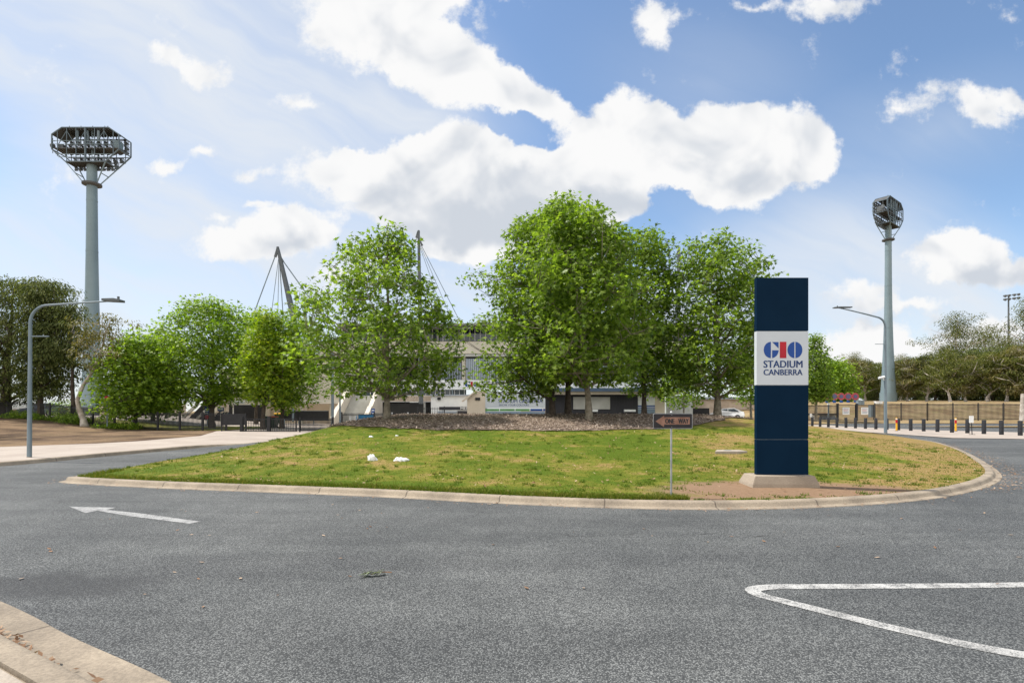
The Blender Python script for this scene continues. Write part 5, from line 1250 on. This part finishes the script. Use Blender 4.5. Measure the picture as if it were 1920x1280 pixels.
tree('plane_tree', 725, 26, hz(-6.1, 26), [(410, 722, 728), (440, 695, 752), (470, 648, 778), (500, 600, 800), (540, 562, 825), (580, 540, 848), (620, 536, 864), (660, 545, 880), (700, 580, 870), (725, 598, 832), (736, 612, 805)],
     'airy green plane tree standing alone at the left end of the mulch bed', 'bark_plane', 'leaf_plane', 11, trunk_r=.16, n_limb=30, n_cl=390, per=28, group='plane trees on the island', **PL)
tree('plane_tree', 1036, 30, hz(2.3, 30), [(398, 1000, 1060), (450, 930, 1080), (500, 908, 1100), (560, 898, 1110), (620, 882, 1110), (680, 876, 1100), (700, 880, 1080), (716, 884, 1005), (742, 892, 975)],
     'plane tree with the dark left trunk of the dense middle clump', 'bark_dark', 'leaf_plane', 21, trunk_r=.17, n_limb=26, n_cl=600, per=28, group='plane trees on the island', **PL)
tree('plane_tree', 1065, 31.5, hz(3.3, 31.5), [(380, 1035, 1085), (430, 985, 1130), (500, 970, 1160), (600, 965, 1170), (680, 975, 1170), (708, 1005, 1140)],
     'plane tree with the dark trunk in the centre of the dense middle clump', 'bark_dark', 'leaf_plane', 31, trunk_r=.19, n_limb=24, n_cl=430, per=27, group='plane trees on the island', **PL)
tree('plane_tree', 1105, 26, hz(3.8, 26), [(386, 1035, 1075), (402, 1015, 1110), (430, 1000, 1155), (470, 985, 1190), (540, 975, 1215), (620, 975, 1228), (680, 990, 1222), (705, 1015, 1190), (714, 1050, 1140)],
     'tall plane tree with a pale forked trunk at the front of the dense middle clump', 'bark_plane', 'leaf_plane', 41, trunk_r=.17, n_limb=28, n_cl=560, per=28, group='plane trees on the island', **PL)
tree('plane_tree', 1208, 33, hz(8.2, 33), [(437, 1165, 1235), (465, 1145, 1262), (540, 1140, 1285), (620, 1150, 1277), (690, 1160, 1270), (735, 1180, 1255)],
     'plane tree behind the clump, its crown filling the gap left of the right hand tree', 'bark_dark', 'leaf_plane', 51, trunk_r=.15, n_limb=20, n_cl=450, per=27, group='plane trees on the island', **PL)
tree('plane_tree', 1345, 31, hz(11.9, 31), [(445, 1312, 1370), (470, 1285, 1402), (500, 1272, 1440), (560, 1260, 1454), (620, 1252, 1452), (680, 1256, 1446), (720, 1268, 1432), (736, 1298, 1412)],
     'plane tree with an oval crown standing just left of the navy pylon', 'bark_plane', 'leaf_plane', 61, trunk_r=.2, n_limb=26, n_cl=470, per=28, group='plane trees on the island', **PL)
LM = dict(shape='lobed', size=.27, droop=.3, cl_r=.5)
tree('broadleaf_tree', 1282, 50, .05, [(645, 1262, 1300), (690, 1236, 1322), (728, 1225, 1330), (757, 1250, 1315)], 'small bright green tree on a thin trunk behind the ONE WAY sign', 'bark_plane', 'leaf_lime', 71, trunk_r=.11, n_limb=12, n_cl=110, per=30, **LM)
tree('broadleaf_tree', 1408, 52, .05, [(612, 1385, 1430), (680, 1365, 1455), (735, 1372, 1450), (752, 1395, 1435)], 'bright green tree behind the oval plane tree, left of the pylon', 'bark_plane', 'leaf_lime', 72, trunk_r=.14, n_limb=12, n_cl=150, per=30, **LM)
tree('broadleaf_tree', 397, 46, .06, [(564, 372, 428), (590, 325, 455), (630, 300, 473), (680, 293, 476), (720, 302, 468), (752, 328, 442)], 'large bright green tree with a straight dark trunk behind the left fence', 'bark_dark', 'leaf_lime', 81, trunk_r=.26, n_limb=26, n_cl=430, per=36, **LM)
tree('broadleaf_tree', 493, 43, .06, [(592, 490, 525), (630, 466, 545), (680, 454, 560), (720, 464, 558), (752, 482, 540)], 'yellow green tree leaning slightly right behind the driveway gate', 'bark_dark', 'leaf_yellow', 91, trunk_r=.2, n_limb=18, n_cl=220, per=36, **LM)
tree('broadleaf_tree', 528, 45, .06, [(598, 525, 575), (650, 515, 606), (700, 510, 612), (740, 512, 596), (766, 522, 562)], 'mid green tree with a thin dark trunk just right of the yellow green tree', 'bark_dark', 'leaf_lime', 101, trunk_r=.19, n_limb=18, n_cl=210, per=36, **LM)
tree('broadleaf_tree', 480, 58, .06, [(582, 468, 498), (620, 447, 520), (690, 442, 522), (735, 455, 510)], 'fresh green tree showing behind and above the yellow green tree', 'bark_dark', 'leaf_lime', 111, trunk_r=.2, n_limb=16, n_cl=200, per=34, shape='lobed', size=.3, droop=.3, cl_r=.6)
tree('broadleaf_tree', 253, 43, .12, [(640, 242, 290), (680, 200, 312), (725, 186, 320), (752, 190, 326), (774, 210, 310)], 'low bushy bright green tree with foliage down to the left fence', 'bark_dark', 'leaf_lime', 121, trunk_r=.17, n_limb=22, n_cl=330, per=36, zmin=1.0, **LM)
tree('broadleaf_tree', 287, 52, .1, [(622, 262, 325), (660, 232, 345), (720, 226, 352), (768, 250, 332)], 'green tree behind the bushy tree, left of the large bright tree', 'bark_dark', 'leaf_lime', 131, trunk_r=.2, n_limb=16, n_cl=240, per=34, shape='lobed', size=.3, droop=.3, cl_r=.6)
GM = dict(shape='narrow', size=.26, droop=1.1, flat=.5)
tree('gum_tree', 157, 42, .32, [(588, 190, 216), (612, 138, 258), (645, 140, 240), (665, 190, 262), (690, 205, 245)], 'leaning gum tree with pale twisted limbs and sparse brownish leaves before the floodlight tower', 'bark_gum', 'leaf_gumbrown', 141,
     trunk_r=.25, n_limb=12, n_cl=62, per=46, cl_r=.42, trunk_px=[(159, 803, 0), (154, 785, .1), (148, 765, 0), (147, 750, -.1), (156, 722, 0), (172, 690, .3), (186, 660, .2), (198, 625, 0), (205, 596, .2)], zmin=1.6, limb_r=.5, lumps=.5, twig=.016, **GM)
tree('gum_tree', 138, 44, .45, [(560, 118, 140), (600, 100, 156), (650, 100, 160), (690, 108, 150)], 'dark gum tree with drooping leaves and a thin reddish limb left of the floodlight tower', 'bark_dark', 'leaf_gumdark', 142,
     trunk_r=.2, n_limb=10, n_cl=75, per=60, cl_r=.42, lumps=.5, twig=.016, **GM)
tree('gum_tree', 10, 46, .85, [(524, -20, 70), (555, -80, 100), (600, -110, 112), (660, -110, 112), (715, -90, 92), (758, -50, 70)], 'huge dense dark olive tree with a thick trunk at the far left', 'bark_dark', 'leaf_gumdark', 151,
     trunk_r=.45, n_limb=26, n_cl=430, per=75, cl_r=.55, **GM)
tree('gum_tree', 76, 44.5, .7, [(526, 40, 108), (560, 55, 140), (600, 66, 132), (650, 66, 140), (690, 56, 138), (742, 50, 132)], 'dark olive gum tree with a short dark trunk just right of the left street lamp', 'bark_dark', 'leaf_gumdark', 161,
     trunk_r=.25, n_limb=20, n_cl=270, per=75, cl_r=.5, lumps=.35, **GM)
tree('poplar_tree', 1530, 62, .1, [(630, 1526, 1536), (660, 1508, 1544), (700, 1500, 1549), (748, 1503, 1552)], 'upright green tree with a pointed top just right of the navy pylon', 'bark_plane', 'leaf_plane', 171, trunk_r=.18, n_limb=14, n_cl=160, per=34, shape='lobed', size=.3, droop=.3, cl_r=.5)
tree('broadleaf_tree', 1563, 92, gz(55, 92), [(678, 1545, 1582), (700, 1522, 1598), (728, 1515, 1602), (752, 1525, 1594)], 'rounded bright lime green tree behind the round signs', 'bark_plane', 'leaf_lime', 181, trunk_r=.2, n_limb=14, n_cl=230, per=34, shape='oval', size=.42, droop=.3, cl_r=.75)

tree('gum_tree', -230, 29, .5, [(380, -290, -170), (430, -350, -130), (520, -370, -100), (600, -360, -110), (680, -310, -160)], 'tall gum tree just outside the left edge, shading the bare verge', 'bark_gum', 'leaf_gumdark', 191, trunk_r=.4, n_limb=14, n_cl=170, per=60, cl_r=.6, lumps=.5, **GM)
# eucalyptus wood on the right: a few grown trees and copies of them, every one a tree of its own
def gum_proto(seed, H, spread, leaf, bark, n_cl, per, low=.3, lumps=.5, lean=0.):
    outl = [(H * low, spread * .45, spread * .45), (H * (low + .2), spread * .9, spread * .9), (H * .72, spread, spread), (H * .9, spread * .7, spread * .7), (H, spread * .15, spread * .15)]
    rg = np.random.default_rng(seed); n = 8
    trunk = [Vector((lean * (i / n) ** 1.3 + rg.normal(0, .13) * (i > 0), rg.normal(0, .13) * (i > 0), -.3 + (H * .93 + .3) * i / n)) for i in range(n + 1)]
    mb, V, T = grow(seed, H, outl, H * .026, 13, n_cl, per, 'narrow', .46, H * .062, 1.0, trunk=trunk, lumps=lumps, limb_r=.5, twig=.03, flat=.5, zmin=H * .18)
    o = thing('eucalyptus_tree', (0, 0, 0), 'x', 'tree')
    mb.build('trunk', MAT[bark], o, smooth=True); np_mesh('crown', V, T, MAT[leaf], o)
    return o
PRO = [gum_proto(201, 10, 4.8, 'leaf_gum', 'bark_gum', 100, 62, .22, .6, 1.2), gum_proto(202, 10.5, 4.5, 'leaf_gum', 'bark_gum', 95, 62, .26, .75, -.8),
       gum_proto(203, 10, 5.0, 'leaf_gumbrown', 'bark_gum', 105, 60, .16, .6, .5), gum_proto(204, 11, 5.2, 'leaf_gumdark', 'bark_dark', 190, 60, .03, .3, .3),
       gum_proto(205, 21, 6.2, 'leaf_gum', 'bark_gum', 66, 95, .48, 1.1, 1.0)]
used = [False] * 5
def wood(k, px, Y, s, rz, label, group='eucalypts of the wood behind the right hand fence'):
    x = (px - CX) / FPX * Y
    if used[k]: o = copy_tree(PRO[k])
    else: o = PRO[k]; used[k] = True
    o.location = (x, Y, gz(x, Y) - .1); o.rotation_euler = (0, 0, R(rz)); o.scale = (s, s, s)
    tag(o, label, 'tree', group)
ORDN = ['first', 'second', 'third', 'fourth', 'fifth', 'sixth', 'seventh', 'eighth', 'ninth', 'tenth', 'eleventh', 'twelfth', 'thirteenth', 'fourteenth', 'fifteenth', 'sixteenth']
front = [(2, 1590, 118, .95, 20), (0, 1622, 122, .92, 200), (3, 1645, 126, .82, 60), (2, 1702, 112, .92, 140), (0, 1738, 110, .95, 10), (1, 1782, 98, .92, 0), (2, 1812, 104, .92, 75), (0, 1853, 100, .92, 300), (1, 1886, 97, .95, 120), (2, 1915, 94, 1., 230), (0, 1950, 92, 1.05, 30), (1, 1990, 92, 1.1, 30)]
for i, (k, px, Y, s, rz) in enumerate(front): wood(k, px, Y, s, rz, '%s olive eucalypt from left in the front row of the wood by the fence' % ORDN[i])
backr = [(3, 1575, 150, 1.0, 20), (1, 1605, 152, 1.15, 100), (3, 1640, 146, .95, 0), (3, 1680, 140, .98, 70), (3, 1716, 134, 1.0, 190), (3, 1752, 126, 1.05, 250), (3, 1790, 124, 1.08, 15), (3, 1825, 122, 1.1, 130), (3, 1862, 118, 1.1, 200), (3, 1900, 116, 1.12, 310), (3, 1945, 112, 1.15, 10)]
for i, (k, px, Y, s, rz) in enumerate(backr): wood(k, px, Y, s, rz, '%s darker eucalypt from left in the back row of the wood' % ORDN[i])
far_ = [(3, 1560, 185, 1.0, 60), (3, 1590, 170, 1.0, 10), (3, 1625, 180, 1.0, 200), (3, 1665, 178, 1.0, 120), (3, 1700, 172, 1.0, 30), (3, 1735, 166, 1., 10), (3, 1770, 165, 1.0, 140), (3, 1808, 150, 1.0, 50), (3, 1845, 160, 1.1, 80), (3, 1885, 145, 1.05, 0), (3, 1925, 155, 1.1, 240)]
for i, (k, px, Y, s, rz) in enumerate(far_): wood(k, px, Y, s, rz, '%s shaded eucalypt from left, farthest back in the wood' % ORDN[i])
wood(4, 1790, 128, 1.0, 0, 'tall open eucalypt rising clear above the wood right of the floodlight tower')
wood(4, 1852, 138, .92, 140, 'tall thin crowned eucalypt above the wood, left of the sports light pole')
wood(4, 1935, 105, .98, 250, 'tall eucalypt cut by the right edge of the picture')
wood(4, 1768, 140, .62, 30, 'slim open eucalypt poking above the wood left of the tallest one')
wood(4, 1888, 125, .72, 190, 'open crowned eucalypt in front of the sports light pole')
wood(4, 1690, 165, .7, 60, 'open crowned eucalypt just right of the right hand floodlight tower, above the wood')
wood(4, 1602, 190, .86, 80, 'dark flat topped eucalypt above the wood, left of the floodlight tower', )

# low green plants at the foot of the left fence and gum trees
def shrub(px, py, Y, w, h, label, seed, leaf='leaf_lime'):
    rg = np.random.default_rng(seed); x = (px - CX) / FPX * Y; z = gz(x, Y) + .1
    C = np.stack([rg.uniform(-w, w, 70), rg.normal(0, .35, 70), rg.uniform(.05, h, 70)], 1)
    V, T = leaves_mesh(rg, C, .16, 26, 'oval', .12, .2)
    o = thing('low_shrub', (x, Y, z), label, 'shrub', 'low green plants by the left fence'); np_mesh('foliage', V, T, MAT[leaf], o)
    sm = MB()
    for c in C[::5]: sm.tube([(0, 0, -.05), tuple(c)], [.012, .004], 5)
    sm.build('stem', MAT['bark_dark'], o)
shrub(40, 788, 44.2, 1.3, .5, 'low green plants between the thick trunk and the left street lamp', 1, 'leaf_plane')
shrub(105, 792, 43.4, 1.9, .5, 'low green plants right of the left street lamp, under the small gum', 2, 'leaf_plane')
shrub(138, 796, 42.6, .9, .55, 'low green plants against the foot of the leaning gum', 3, 'leaf_plane')
shrub(218, 803, 41.7, 1.6, .3, 'pale low weeds along the fence right of the leaning gum', 4, 'leaf_lime')
shrub(122, 775, 55, 1.4, 1.7, 'rounded green bush behind the left fence beside the leaning gum', 6, 'leaf_plane')

# ------------------------------------------------------------------ stand every thing on its own base point
bpy.context.view_layer.update()
for o in [o for o in col.objects if o.type == 'EMPTY' and o.parent is None]:
    lo = Vector((1e9,) * 3); hi = Vector((-1e9,) * 3)
    for ch in o.children_recursive:
        for c in ch.bound_box:
            w = ch.matrix_world @ Vector(c)
            for i in range(3): lo[i] = min(lo[i], w[i]); hi[i] = max(hi[i], w[i])
    if o.name.split('.')[0] in ('sign_pylon', 'traffic_sign', 'street_lamp', 'stadium_grandstand', 'shop_kiosk', 'ticket_kiosk', 'long_kiosk', 'grey_block_building', 'concrete_stair', 'boundary_wall', 'low_building', 'concrete_culvert', 'picket_fence', 'metal_gate'):
        base = Vector(((lo.x + hi.x) / 2, (lo.y + hi.y) / 2, lo.z)); d = o.location - base
        o.location = base
        for ch in o.children: ch.location = ch.location + d
